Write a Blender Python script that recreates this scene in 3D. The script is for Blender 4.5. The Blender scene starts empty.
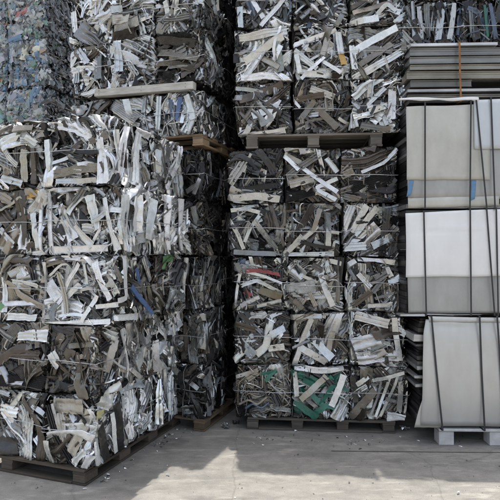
import bpy, math, random
import numpy as np
from mathutils import Vector

# ------------------------------------------------------------------ basics
F = 520.0            # focal length in pixels of a 500 px picture
EYE = 1.53
SC = bpy.context.scene
COL = SC.collection
R = math.radians
rng = np.random.default_rng(7)
random.seed(7)

def tag(o, label=None, cat=None, group=None, kind=None):
    if label: o['label'] = label
    if cat: o['category'] = cat
    if group: o['group'] = group
    if kind: o['kind'] = kind
    return o

def empty(name, loc, rz=0.0):
    o = bpy.data.objects.new(name, None)
    o.empty_display_size = 0.1
    o.location = loc
    o.rotation_euler = (0, 0, rz)
    COL.objects.link(o)
    return o

class MB:
    """collects vertices, faces and per-vertex colours (alpha = metallic)"""
    def __init__(s):
        s.v = []; s.f3 = []; s.f4 = []; s.c = []; s.n = 0
    def add(s, V, Q, C):
        V = np.asarray(V, float); Q = np.asarray(Q, int)
        s.v.append(V); s.f4.append(Q + s.n)
        C = np.asarray(C, float)
        if C.ndim == 1: C = np.tile(C, (len(V), 1))
        s.c.append(C); s.n += len(V)
    def box(s, lo, hi, C=(.5, .5, .5, 0), jit=0.0):
        x0, y0, z0 = lo; x1, y1, z1 = hi
        V = np.array([(x0,y0,z0),(x1,y0,z0),(x1,y1,z0),(x0,y1,z0),(x0,y0,z1),(x1,y0,z1),(x1,y1,z1),(x0,y1,z1)], float)
        if jit: V = V + rng.uniform(-jit, jit, V.shape)
        s.add(V, [(0,3,2,1),(4,5,6,7),(0,1,5,4),(1,2,6,5),(2,3,7,6),(3,0,4,7)], C)
    def build(s, name, mat, parent=None, smooth=False, bevel=0.0):
        V = np.concatenate(s.v); Q = np.concatenate(s.f4); C = np.concatenate(s.c)
        me = bpy.data.meshes.new(name)
        me.vertices.add(len(V)); me.vertices.foreach_set('co', V.astype(np.float32).ravel())
        me.loops.add(len(Q) * 4); me.loops.foreach_set('vertex_index', Q.astype(np.int32).ravel())
        me.polygons.add(len(Q))
        me.polygons.foreach_set('loop_start', (np.arange(len(Q)) * 4).astype(np.int32))
        if smooth: me.polygons.foreach_set('use_smooth', np.ones(len(Q), bool))
        else: me.polygons.foreach_set('use_smooth', np.zeros(len(Q), bool))
        me.update(calc_edges=True)
        a = me.attributes.new('Col', 'FLOAT_COLOR', 'POINT')
        a.data.foreach_set('color', C.astype(np.float32).ravel())
        me.validate()
        me.materials.append(mat)
        o = bpy.data.objects.new(name, me)
        COL.objects.link(o)
        if parent is not None: o.parent = parent
        if bevel:
            m = o.modifiers.new('bevel', 'BEVEL'); m.width = bevel; m.segments = 2
        return o

# ------------------------------------------------------------------ materials
def nodes(name):
    m = bpy.data.materials.new(name); m.use_nodes = True
    nt = m.node_tree
    return m, nt, nt.nodes['Principled BSDF']

def N(nt, t, **kw):
    n = nt.nodes.new(t)
    for k, v in kw.items():
        if k in n.inputs.keys(): n.inputs[k].default_value = v
        else: setattr(n, k, v)
    return n

def mat_scrap():
    m, nt, p = nodes('scrap_metal'); L = nt.links.new
    at = N(nt, 'ShaderNodeAttribute', attribute_name='Col')
    tc = N(nt, 'ShaderNodeTexCoord')
    n1 = N(nt, 'ShaderNodeTexNoise', Scale=14.0, Detail=6.0, Roughness=.65)
    n2 = N(nt, 'ShaderNodeTexNoise', Scale=75.0, Detail=4.0, Roughness=.7)
    L(tc.outputs['Object'], n1.inputs['Vector']); L(tc.outputs['Object'], n2.inputs['Vector'])
    r1 = N(nt, 'ShaderNodeMapRange'); r1.inputs['From Min'].default_value = .36; r1.inputs['From Max'].default_value = .62
    r1.inputs['To Min'].default_value = .74; r1.inputs['To Max'].default_value = 1.04
    L(n1.outputs['Fac'], r1.inputs['Value'])
    r2 = N(nt, 'ShaderNodeMapRange'); r2.inputs['From Min'].default_value = .3; r2.inputs['From Max'].default_value = .6
    r2.inputs['To Min'].default_value = .86; r2.inputs['To Max'].default_value = 1.05
    L(n2.outputs['Fac'], r2.inputs['Value'])
    mu = N(nt, 'ShaderNodeMath', operation='MULTIPLY'); L(r1.outputs[0], mu.inputs[0]); L(r2.outputs[0], mu.inputs[1])
    dirt = N(nt, 'ShaderNodeMix', data_type='RGBA', blend_type='MULTIPLY')
    dirt.inputs[0].default_value = 1
    cr = N(nt, 'ShaderNodeMix', data_type='RGBA')
    cr.inputs[6].default_value = (.30, .285, .255, 1); cr.inputs[7].default_value = (1, 1, 1, 1)
    L(mu.outputs[0], cr.inputs[0])
    L(at.outputs['Color'], dirt.inputs[6]); L(cr.outputs[2], dirt.inputs[7])
    L(dirt.outputs[2], p.inputs['Base Color'])
    L(at.outputs['Alpha'], p.inputs['Metallic'])
    rr = N(nt, 'ShaderNodeMapRange'); rr.inputs['To Min'].default_value = .12; rr.inputs['To Max'].default_value = .42
    L(n1.outputs['Fac'], rr.inputs['Value']); L(rr.outputs[0], p.inputs['Roughness'])
    n3 = N(nt, 'ShaderNodeTexNoise', noise_type='RIDGED_MULTIFRACTAL', Scale=26.0, Detail=3.0, Roughness=.5, Lacunarity=2.2)
    L(tc.outputs['Object'], n3.inputs['Vector'])
    b0 = N(nt, 'ShaderNodeBump', Strength=.55, Distance=.006); L(n3.outputs['Fac'], b0.inputs['Height'])
    b = N(nt, 'ShaderNodeBump', Strength=.2, Distance=.003)
    L(b0.outputs[0], b.inputs['Normal']); L(n2.outputs['Fac'], b.inputs['Height']); L(b.outputs[0], p.inputs['Normal'])
    return m

def mat_core():
    m, nt, p = nodes('bale_core'); L = nt.links.new
    tc = N(nt, 'ShaderNodeTexCoord')
    n1 = N(nt, 'ShaderNodeTexNoise', Scale=30.0, Detail=8.0, Roughness=.7)
    L(tc.outputs['Object'], n1.inputs['Vector'])
    r = N(nt, 'ShaderNodeValToRGB')
    r.color_ramp.elements[0].position = .4; r.color_ramp.elements[0].color = (.008, .008, .008, 1)
    r.color_ramp.elements[1].position = .75; r.color_ramp.elements[1].color = (.10, .09, .075, 1)
    L(n1.outputs['Fac'], r.inputs['Fac']); L(r.outputs[0], p.inputs['Base Color'])
    p.inputs['Roughness'].default_value = .7
    b = N(nt, 'ShaderNodeBump', Strength=1.0, Distance=.02); L(n1.outputs['Fac'], b.inputs['Height']); L(b.outputs[0], p.inputs['Normal'])
    return m

def mat_plain(name, col, rough=.5, metal=0.0, var=.25, scale=8.0, stretch=(1, 1, 1), bump=.15, attr=False, lo=None):
    """flat paint/wood/steel with two scales of grime"""
    m, nt, p = nodes(name); L = nt.links.new
    tc = N(nt, 'ShaderNodeTexCoord'); mp = N(nt, 'ShaderNodeMapping'); mp.inputs['Scale'].default_value = stretch
    L(tc.outputs['Object'], mp.inputs['Vector'])
    n1 = N(nt, 'ShaderNodeTexNoise', Scale=scale, Detail=7.0, Roughness=.65)
    n2 = N(nt, 'ShaderNodeTexNoise', Scale=scale * .18, Detail=4.0)
    L(mp.outputs[0], n1.inputs['Vector']); L(tc.outputs['Object'], n2.inputs['Vector'])
    ad = N(nt, 'ShaderNodeMath', operation='ADD'); L(n1.outputs['Fac'], ad.inputs[0]); L(n2.outputs['Fac'], ad.inputs[1])
    r = N(nt, 'ShaderNodeMapRange'); r.inputs['From Min'].default_value = .75; r.inputs['From Max'].default_value = 1.2
    L(ad.outputs[0], r.inputs['Value'])
    mx = N(nt, 'ShaderNodeMix', data_type='RGBA')
    c = np.array(col); d = np.array(lo) if lo else c * (1 - var)
    mx.inputs[6].default_value = (*d, 1); mx.inputs[7].default_value = (*c, 1)
    L(r.outputs[0], mx.inputs[0])
    if attr:
        at = N(nt, 'ShaderNodeAttribute', attribute_name='Col')
        m2 = N(nt, 'ShaderNodeMix', data_type='RGBA', blend_type='MULTIPLY'); m2.inputs[0].default_value = 1
        L(mx.outputs[2], m2.inputs[6]); L(at.outputs['Color'], m2.inputs[7]); L(m2.outputs[2], p.inputs['Base Color'])
    else:
        L(mx.outputs[2], p.inputs['Base Color'])
    p.inputs['Roughness'].default_value = rough; p.inputs['Metallic'].default_value = metal
    b = N(nt, 'ShaderNodeBump', Strength=bump, Distance=.01); L(n1.outputs['Fac'], b.inputs['Height']); L(b.outputs[0], p.inputs['Normal'])
    return m

def mat_ground():
    m, nt, p = nodes('concrete_yard'); L = nt.links.new
    tc = N(nt, 'ShaderNodeTexCoord')
    def noise(sc, det=6, ro=.6, st=(1, 1, 1)):
        mp = N(nt, 'ShaderNodeMapping'); mp.inputs['Scale'].default_value = st
        L(tc.outputs['Object'], mp.inputs['Vector'])
        n = N(nt, 'ShaderNodeTexNoise', Scale=sc, Detail=float(det), Roughness=ro); L(mp.outputs[0], n.inputs['Vector']); return n
    a = noise(1.3, 6, .6, (1, 2.2, 1)); b = noise(9, 8, .7, (1, 1.6, 1)); c = noise(170, 3, .7); d = noise(4.2, 5, .75, (.55, 2.6, 1))
    r = N(nt, 'ShaderNodeValToRGB'); e = r.color_ramp.elements
    e[0].position = .34; e[0].color = (.160, .155, .14, 1); e[1].position = .68; e[1].color = (.31, .298, .268, 1)
    x = e.new(.5); x.color = (.228, .219, .197, 1)
    ad = N(nt, 'ShaderNodeMath', operation='MULTIPLY_ADD'); ad.inputs[1].default_value = .55
    L(b.outputs['Fac'], ad.inputs[0])
    hf = N(nt, 'ShaderNodeMath', operation='MULTIPLY'); hf.inputs[1].default_value = .45; L(a.outputs['Fac'], hf.inputs[0])
    L(hf.outputs[0], ad.inputs[2]); L(ad.outputs[0], r.inputs['Fac'])
    # pale scuffed streaks
    sr = N(nt, 'ShaderNodeMapRange'); sr.inputs['From Min'].default_value = .54; sr.inputs['From Max'].default_value = .70; sr.inputs['To Max'].default_value = .8
    L(d.outputs['Fac'], sr.inputs['Value'])
    m1 = N(nt, 'ShaderNodeMix', data_type='RGBA'); m1.inputs[7].default_value = (.42, .398, .35, 1)
    L(sr.outputs[0], m1.inputs[0]); L(r.outputs[0], m1.inputs[6])
    # grit
    gr = N(nt, 'ShaderNodeMapRange'); gr.inputs['From Min'].default_value = .3; gr.inputs['From Max'].default_value = .7
    gr.inputs['To Min'].default_value = .78; gr.inputs['To Max'].default_value = 1.18; L(c.outputs['Fac'], gr.inputs['Value'])
    m2 = N(nt, 'ShaderNodeMix', data_type='RGBA', blend_type='MULTIPLY'); m2.inputs[0].default_value = 1
    L(m1.outputs[2], m2.inputs[6]); L(gr.outputs[0], m2.inputs[7])
    wn = noise(3.0, 4, .6)
    wa = N(nt, 'ShaderNodeMix', data_type='RGBA'); wa.inputs[0].default_value = .12; L(tc.outputs['Object'], wa.inputs[6]); L(wn.outputs['Color'], wa.inputs[7])
    vo = N(nt, 'ShaderNodeTexVoronoi', feature='DISTANCE_TO_EDGE', Scale=.75); L(wa.outputs[2], vo.inputs['Vector'])
    vr = N(nt, 'ShaderNodeMapRange'); vr.inputs['From Max'].default_value = .006; vr.inputs['To Min'].default_value = .8; vr.inputs['To Max'].default_value = 1; L(vo.outputs['Distance'], vr.inputs['Value'])
    mc = N(nt, 'ShaderNodeMix', data_type='RGBA', blend_type='MULTIPLY'); mc.inputs[0].default_value = 1
    L(m2.outputs[2], mc.inputs[6]); L(vr.outputs[0], mc.inputs[7]); m2 = mc
    # dark oily stains
    o = noise(2.1, 3, .5, (1, 1.4, 1)); orr = N(nt, 'ShaderNodeMapRange'); orr.inputs['From Min'].default_value = .55; orr.inputs['From Max'].default_value = .68
    orr.inputs['To Min'].default_value = 1; orr.inputs['To Max'].default_value = .7; L(o.outputs['Fac'], orr.inputs['Value'])
    m3 = N(nt, 'ShaderNodeMix', data_type='RGBA', blend_type='MULTIPLY'); m3.inputs[0].default_value = 1
    L(m2.outputs[2], m3.inputs[6]); L(orr.outputs[0], m3.inputs[7]); L(m3.outputs[2], p.inputs['Base Color'])
    p.inputs['Roughness'].default_value = .85
    bb = N(nt, 'ShaderNodeMath', operation='ADD'); L(b.outputs['Fac'], bb.inputs[0]); L(c.outputs['Fac'], bb.inputs[1])
    bp = N(nt, 'ShaderNodeBump', Strength=.35, Distance=.006); L(bb.outputs[0], bp.inputs['Height']); L(bp.outputs[0], p.inputs['Normal'])
    return m

M_SCRAP = mat_scrap()
M_CORE = mat_core()
M_WIRE = mat_plain('galvanised_wire', (.60, .61, .61), .4, .5, .3, 30)
M_WOOD = mat_plain('weathered_wood', (.27, .21, .15), .8, 0, .5, 9, (.6, 9, 9), .5, attr=True)
M_PALEWOOD = mat_plain('pale_wood', (.58, .565, .52), .75, 0, .35, 7, (.8, 7, 7), .6, lo=(.27, .25, .21))
M_WHITEPAL = mat_plain('painted_white_pallet', (.62, .62, .62), .6, 0, .35, 14, (1, 1, 1), .2)
M_STRAP = mat_plain('black_strap', (.028, .028, .03), .5, 0, .3, 20)
M_ORANGE = mat_plain('rusty_strap', (.33, .15, .05), .7, .2, .5, 40)
M_BLUE = mat_plain('blue_tape', (.13, .26, .42), .6, 0, .3, 20)
M_WHITESHEET = mat_plain('white_coated_sheet', (.81, .81, .80), .45, 0, .14, 4, (1, 1, .5), .03)
M_GREYSHEET = mat_plain('grey_sheet', (.43, .43, .415), .42, .3, .3, 6, (1, 1, .4), .05)
M_BEIGESHEET = mat_plain('stained_beige_sheet', (.57, .565, .52), .5, .2, .4, 5, (1, 1, .6), .06, lo=(.42, .41, .36))
M_BLUESHEET = mat_plain('bluish_sheet', (.58, .61, .63), .4, .3, .15, 6, (1, 1, .4), .04)
M_PALESHEET = mat_plain('pale_mill_sheet', (.58, .59, .58), .36, .4, .18, 4, (1, 1, .4), .05, lo=(.47, .465, .44))
M_PROFILE = mat_plain('mill_profile', (1, 1, 1), .38, .5, .5, 16, (.12, 1, 1.6), .12, attr=True)
M_GROUND = mat_ground()

# ------------------------------------------------------------------ scrap pieces
PAL = {  # colour + metallic in alpha
 'W': (.86, .87, .865, .3), 'w': (.72, .725, .705, .5), 'b': (.68, .73, .76, .4),
 'M': (.84, .86, .86, .92), 'G': (.56, .57, .565, .8), 'g': (.30, .305, .30, .7),
 'T': (.48, .452, .395, .4), 't': (.35, .315, .26, .4), 'B': (.12, .102, .085, .5), 'n': (.215, .20, .175, .6),
 'K': (.028, .028, .03, .3), 'k': (.078, .077, .075, .6), 'R': (.30, .05, .045, 0), 'U': (.09, .15, .29, 0),
 'u': (.13, .17, .24, .2), 'E': (.045, .19, .135, 0), 'e': (.13, .28, .12, 0), 'O': (.55, .33, .08, 0), 'Y': (.66, .62, .34, 0), 'o': (.20, .17, .10, .2)}

PROFILES = {
 'flat': [(-.5, 0), (-.17, .03), (.17, .03), (.5, 0)],
 'L': [(-.5, 0), (.5, 0), (.5, -.55)],
 'U': [(-.5, -.45), (-.5, 0), (.5, 0), (.5, -.45)],
 'Uo': [(-.5, .22), (-.5, -.1), (.5, -.1), (.5, .22)],
 'rib': [(-.5, -.25), (-.5, 0), (-.3, 0), (-.27, -.14), (-.1, -.14), (-.07, 0), (.12, 0), (.15, -.14), (.3, -.14), (.33, 0), (.5, 0), (.5, -.25)],
 'box': [(-.5, -.4), (-.5, 0), (.5, 0), (.5, -.4), (-.5, -.4)],
 'Z': [(-.5, .2), (-.5, 0), (.35, 0), (.35, -.3), (.5, -.3)],
 'lip': [(-.5, .10), (-.44, .10), (-.44, 0), (-.06, 0), (-.06, .08), (.06, .08), (.06, 0), (.44, 0), (.44, .10), (.5, .10)],
 'step': [(-.5, -.3), (-.5, 0), (-.1, 0), (-.1, -.16), (.3, -.16), (.3, .05), (.5, .05)],
 'tube': [(-.5, 0), (-.25, .43), (.25, .43), (.5, 0), (.25, -.43), (-.25, -.43), (-.5, 0)],
}
PROFILES = {k: np.array(v, float) for k, v in PROFILES.items()}
_acc = [(-.5 + i / 15.0, (.045 if i % 2 else -.045)) for i in range(16)]
PROFILES['groove'] = np.array(_acc)

def tri(x): return np.abs((x % 1.0) - .5) * 4 - 1

def resample(P, n, rnd=0.0):
    P = np.asarray(P, float)
    seg = np.linalg.norm(np.diff(P, axis=0), axis=1); s = np.concatenate([[0], np.cumsum(seg)])
    t = np.linspace(0, s[-1], n)
    Q = np.stack([np.interp(t, s, P[:, i]) for i in range(P.shape[1])], 1)
    for _ in range(int(rnd)):
        Q[1:-1] = (Q[:-2] + 2 * Q[1:-1] + Q[2:]) / 4
    return Q

def ribbon(path, w, prof, d0, rg, roll=0.0, crumple=0.0, lam=.06, n=12, rnd=1, tilt=0.0, ragged=0.0, taper=(1, 1), soft=False):
    """strip or sheet lying on the unfolded face: returns V (u,v,d) and quads"""
    hard = not crumple and len(prof) < 17 and not soft
    if hard: prof = np.repeat(prof, 2, axis=0)[1:-1]
    P = resample(path, n, rnd)
    T = np.gradient(P, axis=0); T /= (np.linalg.norm(T, axis=1)[:, None] + 1e-9)
    Nn = np.stack([-T[:, 1], T[:, 0]], 1)
    pr = prof; m = len(pr)
    s = np.linspace(-.5, .5, n)
    ww = w * np.interp(s, [-.5, .5], taper) * (1 + rg.normal(0, .03, n))
    ro = roll + rg.normal(0, .06) + s * rg.normal(0, .35)
    ca, sa = np.cos(ro)[:, None], np.sin(ro)[:, None]
    S = pr[None, :, 0] * ww[:, None]; Tt = pr[None, :, 1] * ww[:, None]
    if ragged:
        S = S + np.where(np.abs(pr[None, :, 0]) > .45, rg.normal(0, ragged * w, S.shape), 0)
    lat = S * ca - Tt * sa; dep = S * sa + Tt * ca
    U = P[:, 0][:, None] + Nn[:, 0][:, None] * lat
    Vv = P[:, 1][:, None] + Nn[:, 1][:, None] * lat
    D = d0 + dep + (s * tilt)[:, None]
    if ragged:
        U[0] += T[0, 0] * rg.normal(0, ragged * w, m); Vv[0] += T[0, 1] * rg.normal(0, ragged * w, m)
        U[-1] += T[-1, 0] * rg.normal(0, ragged * w, m); Vv[-1] += T[-1, 1] * rg.normal(0, ragged * w, m)
    if crumple:
        for i in range(4):
            a = rg.uniform(0, math.pi); l = lam * rg.uniform(.6, 2.0)
            ph = (U * math.cos(a) + Vv * math.sin(a)) / l + rg.uniform() + .35 * np.sin((U * math.sin(a) - Vv * math.cos(a)) / lam * 2 + rg.uniform(0, 6))
            D = D + crumple * rg.uniform(.3, 1) * tri(ph) * .6
            U = U + crumple * .4 * rg.uniform(-1, 1) * tri(ph + .25)
            Vv = Vv + crumple * .4 * rg.uniform(-1, 1) * tri(ph + .25)
    else:
        D = D + np.cumsum(rg.normal(0, .0011, n))[:, None]
    V = np.stack([U.ravel(), Vv.ravel(), D.ravel()], 1)
    idx = np.arange(n * m).reshape(n, m)
    Q = np.stack([idx[:-1, :-1].ravel(), idx[1:, :-1].ravel(), idx[1:, 1:].ravel(), idx[:-1, 1:].ravel()], 1)
    if hard:
        Q = np.stack([idx[:-1, 0:-1:2].ravel(), idx[1:, 0:-1:2].ravel(), idx[1:, 1::2].ravel(), idx[:-1, 1::2].ravel()], 1)
    return V, Q

AX = {  # normal, u, v axes of each bale face
 'front': ((0, -1, 0), (1, 0, 0), (0, 0, 1)), 'right': ((1, 0, 0), (0, 1, 0), (0, 0, 1)),
 'left': ((-1, 0, 0), (0, -1, 0), (0, 0, 1)), 'top': ((0, 0, 1), (1, 0, 0), (0, 1, 0))}
AX = {k: tuple(np.array(a, float) for a in v) for k, v in AX.items()}

def face_dims(face, h):
    n, u, v = AX[face]; return abs(u @ h), abs(v @ h), abs(n @ h)

def wrap(V, face, h, dmax=.024, spill=None):
    """fold pieces that run past the face's edge round the corner of the block"""
    n, u, v = AX[face]; hu, hv, hn = face_dims(face, h)
    d = np.minimum(V[:, 2], dmax)
    sp = abs(rng.normal(0, .004)) if spill is None else spill
    x = np.clip(V[:, 0], -hu, hu); y = np.clip(V[:, 1], -hv - sp, hv + sp)
    eu = V[:, 0] - x; ev = V[:, 1] - y
    wu = np.clip(np.abs(eu) / .03, 0, 1); wv = np.clip(np.abs(ev) / .03, 0, 1)
    # top/bottom neighbours leave little room: tuck pieces flat there
    pu = x + np.sign(eu) * d * wu; pv = y + np.sign(ev) * np.minimum(d, .004) * wv
    pn = hn + d * (1 - np.maximum(wu, wv)) - np.abs(eu) - np.abs(ev)
    c = np.array([0, 0, h[2]])
    return c + pu[:, None] * u + pv[:, None] * v + pn[:, None] * n

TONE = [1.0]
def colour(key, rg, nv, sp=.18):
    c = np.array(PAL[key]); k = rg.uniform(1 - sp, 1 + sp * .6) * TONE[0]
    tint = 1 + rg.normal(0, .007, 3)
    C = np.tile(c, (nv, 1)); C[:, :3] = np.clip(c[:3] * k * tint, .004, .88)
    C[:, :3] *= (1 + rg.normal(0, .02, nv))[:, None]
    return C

def pick(pal, rg):
    ks = list(pal); w = np.array([pal[k] for k in ks], float)
    return ks[rg.choice(len(ks), p=w / w.sum())]

def rand_path(rg, hu, hv, L, ang, bend, style):
    c = np.array([rg.uniform(-hu, hu), rg.uniform(-hv, hv)])
    k = 5; pts = [np.zeros(2)]; a = ang
    for i in range(k):
        pts.append(pts[-1] + L / k * np.array([math.cos(a), math.sin(a)]))
        a += rg.normal(0, bend)
    if style == 'fold' and rg.uniform() < .5:
        i = rg.integers(2, 4); a2 = ang + rg.choice([-1, 1]) * rg.uniform(.7, 2.5)
        for j in range(i + 1, k + 1):
            pts[j] = pts[j - 1] + L / k * np.array([math.cos(a2), math.sin(a2)])
    P = np.array(pts); P = P - P.mean(0) + c
    lim = np.array([hu + .05, hv + .03])
    return np.clip(P, -lim, lim)

def fill_face(face, h, rec, rg, dens=1.0):
    """random scrap for one face, sorted from deep to shallow: list of (kind, V, Q, C)"""
    hu, hv, hn = face_dims(face, h)
    area = 4 * hu * hv
    out = []
    n = int(rec.get('n', 100) * area / .21 * dens)
    pal = rec['pal']; sh = rec.get('sheet', .42); ls = rec.get('len', (.18, .52)); ws = rec.get('w', (.012, .050))
    for i in range(n):
        f = i / n
        d = -.108 + .103 * f ** .75 + rg.normal(0, .008)
        if rec.get('ang') is not None and rg.uniform() < rec.get('coh', .7): a = R(rec['ang']) + rg.normal(0, rec.get('spread', .25))
        else: a = rg.uniform(0, math.pi)
        t = rg.uniform()
        ck = pick(pal, rg)
        if i % 3 == 0:
            L = rg.uniform(.05, .22); w = rg.uniform(.004, .011)
            P = rand_path(rg, hu, hv, L, a + rg.normal(0, .5), .3, 'fold')
            V, Q = ribbon(P, w, PROFILES['L' if rg.uniform() < .5 else 'U'], d + .012, rg, rg.normal(0, .6), 0, .06, 9, 1, rg.normal(0, .04))
            out.append(('metal_sliver', wrap(V, face, h), Q, colour(pick(pal, rg), rg, len(V))))
        if rg.uniform() < (.75 if f < .5 else rec.get('dk', .23)): ck = rg.choice(['k', 'K', 'g', 'B', 'n'], p=[.34, .2, .2, .16, .1])
        if t < sh:
            L = rg.uniform(.16, .46) * rec.get('shsize', 1); w = np.clip(L * rg.uniform(.2, .46), .04, .16)
            npr = 17; xs = np.linspace(-.5, .5, npr); kf = rg.uniform(1.0, 3.2)
            pl = rg.uniform(.05, .17) * np.tanh(2 * np.sin(6.28 * (xs * kf + rg.uniform()))) - rg.uniform(0, .5) * xs * xs + .05 * np.sin(xs * 21 + rg.uniform(0, 6))
            pr = np.stack([xs, pl], 1)
            P = rand_path(rg, hu, hv, L, a, .22, 'fold' if rg.uniform() < .35 else '')
            V, Q = ribbon(P, w, pr, d - .006, rg, rg.normal(0, .4), rec.get('cr', .009) * rg.uniform(.3, 1.2), .10, 16, 2, rg.normal(0, .06), .004,
                          (rg.uniform(.5, 1.2), rg.uniform(.5, 1.2)))
            kind = 'crumpled_sheet'
        elif t < sh + rec.get('curly', 0):
            L = rg.uniform(.2, .5); w = rg.uniform(.006, .013)
            P = rand_path(rg, hu, hv, L, a, .9, '')
            V, Q = ribbon(P, w, PROFILES['tube'], d, rg, 0, 0, .06, 20, 2, rg.normal(0, .02)); kind = 'twisted_rod'
        elif t > 1 - rec.get('bundle', .12):
            L = rg.uniform(.14, .36); w = rg.uniform(.05, .10)
            P = rand_path(rg, hu, hv, L, a, .06, '')
            V, Q = ribbon(P, w, PROFILES['groove' if rg.uniform() < .5 else 'rib'], d, rg, rg.normal(0, .25), 0, .06, 10, 1, rg.normal(0, .03)); kind = 'ribbed_profile'
        else:
            L = rg.uniform(*ls); w = rg.uniform(*ws)
            P = rand_path(rg, hu, hv, L, a, .12, 'fold')
            pn = rg.choice(['lip', 'L', 'U', 'Uo', 'box', 'Z', 'rib', 'step'], p=[.2, .14, .12, .14, .08, .08, .12, .12])
            V, Q = ribbon(P, w, PROFILES[pn], d, rg, rg.normal(0, .55), 0, .06, 12, rg.integers(0, 3), rg.normal(0, .035)); kind = 'metal_strip'
        out.append((kind, wrap(V, face, h), Q, colour(ck, rg, len(V))))
    return out

def core_mesh(h, rg, pop=('front', 'right', 'left'), deep=.085):
    g = 9; mb = MB()
    for face in ('front', 'right', 'left', 'top', 'back', 'bottom'):
        if face in AX: n, u, v = AX[face]
        else:
            n, u, v = (np.array(a, float) for a in (((0, 1, 0), (-1, 0, 0), (0, 0, 1)) if face == 'back' else ((0, 0, -1), (1, 0, 0), (0, -1, 0))))
        ins = {k: (deep if k in pop else {'left': -.010, 'back': -.006}.get(k, .003)) for k in ('front', 'right', 'left', 'back')}
        lo = np.array([-h[0] + ins['left'], -h[1] + ins['front'], -h[2] + .004]); hi = np.array([h[0] - ins['right'], h[1] - ins['back'], h[2] - (.03 if 'top' in pop else -.004)])
        a, b = np.meshgrid(np.linspace(-1, 1, g), np.linspace(-1, 1, g), indexing='ij')
        inner = (np.abs(a) < .99) & (np.abs(b) < .99)
        dd = np.where(inner, rg.normal(0, .008, a.shape), 0)
        q = a.ravel()[:, None] * u + b.ravel()[:, None] * v + n
        V = np.array([0, 0, h[2]]) + (lo + hi) / 2 + q * (hi - lo) / 2 + dd.ravel()[:, None] * n
        idx = np.arange(g * g).reshape(g, g)
        Q = np.stack([idx[:-1, :-1].ravel(), idx[1:, :-1].ravel(), idx[1:, 1:].ravel(), idx[:-1, 1:].ravel()], 1)
        mb.add(V, Q, (.1, .1, .1, 0))
    return mb

def tube_loop(mb, P, r, closed=True, k=5, C=(.6, .6, .6, .5)):
    P = np.asarray(P, float); n = len(P)
    T = (np.roll(P, -1, 0) - np.roll(P, 1, 0)) if closed else np.gradient(P, axis=0)
    T /= np.linalg.norm(T, axis=1)[:, None] + 1e-9
    up = np.array([0, 0, 1.0])
    A = np.cross(T, up); bad = np.linalg.norm(A, axis=1) < 1e-3; A[bad] = (1, 0, 0)
    A /= np.linalg.norm(A, axis=1)[:, None]; B = np.cross(T, A)
    th = np.arange(k) / k * 2 * math.pi
    V = (P[:, None] + r * (np.cos(th)[None, :, None] * A[:, None] + np.sin(th)[None, :, None] * B[:, None])).reshape(-1, 3)
    Q = []
    for i in range(n if closed else n - 1):
        j = (i + 1) % n
        for a in range(k):
            b = (a + 1) % k; Q.append((i * k + a, j * k + a, j * k + b, i * k + b))
    mb.add(V, Q, C)

def wire_ring(h, z, rg, off=.021):
    P = []
    hx, hy = h[0] + off, h[1] + off
    c = [(-hx, -hy), (hx, -hy), (hx, hy), (-hx, hy)]
    for i in range(4):
        a = np.array(c[i]); b = np.array(c[(i + 1) % 4])
        for t in np.linspace(0.03, .97, 9):
            q = a + (b - a) * t
            P.append((q[0], q[1], z + .004 * math.sin(t * 5 + i) + rg.normal(0, .0008)))
    mb = MB(); tube_loop(mb, P, .0022)
    return mb

# ------------------------------------------------------------------ bales
FEATS = {}     # bale id -> list of feature strips, each placed on that bale's own face
def at_face(px, py, o_loc, rz, h, face):
    """where the sight line through a picture point meets the plane of a bale's face"""
    n, u, v = AX[face]
    c, s = math.cos(-rz), math.sin(-rz)
    def rot(a): return np.array([c * a[0] - s * a[1], s * a[0] + c * a[1], a[2]])
    org = rot(np.array([0, 0, EYE]) - np.array(o_loc)); d = rot(np.array([(px - 250) / F, 1, (250 - py) / F]))
    hn = abs(n @ h); cc = np.array([0, 0, h[2]])
    t = (hn - (org - cc) @ n) / (d @ n)
    p = org + d * t - cc
    return np.array([p @ u, p @ v]), t

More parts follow.
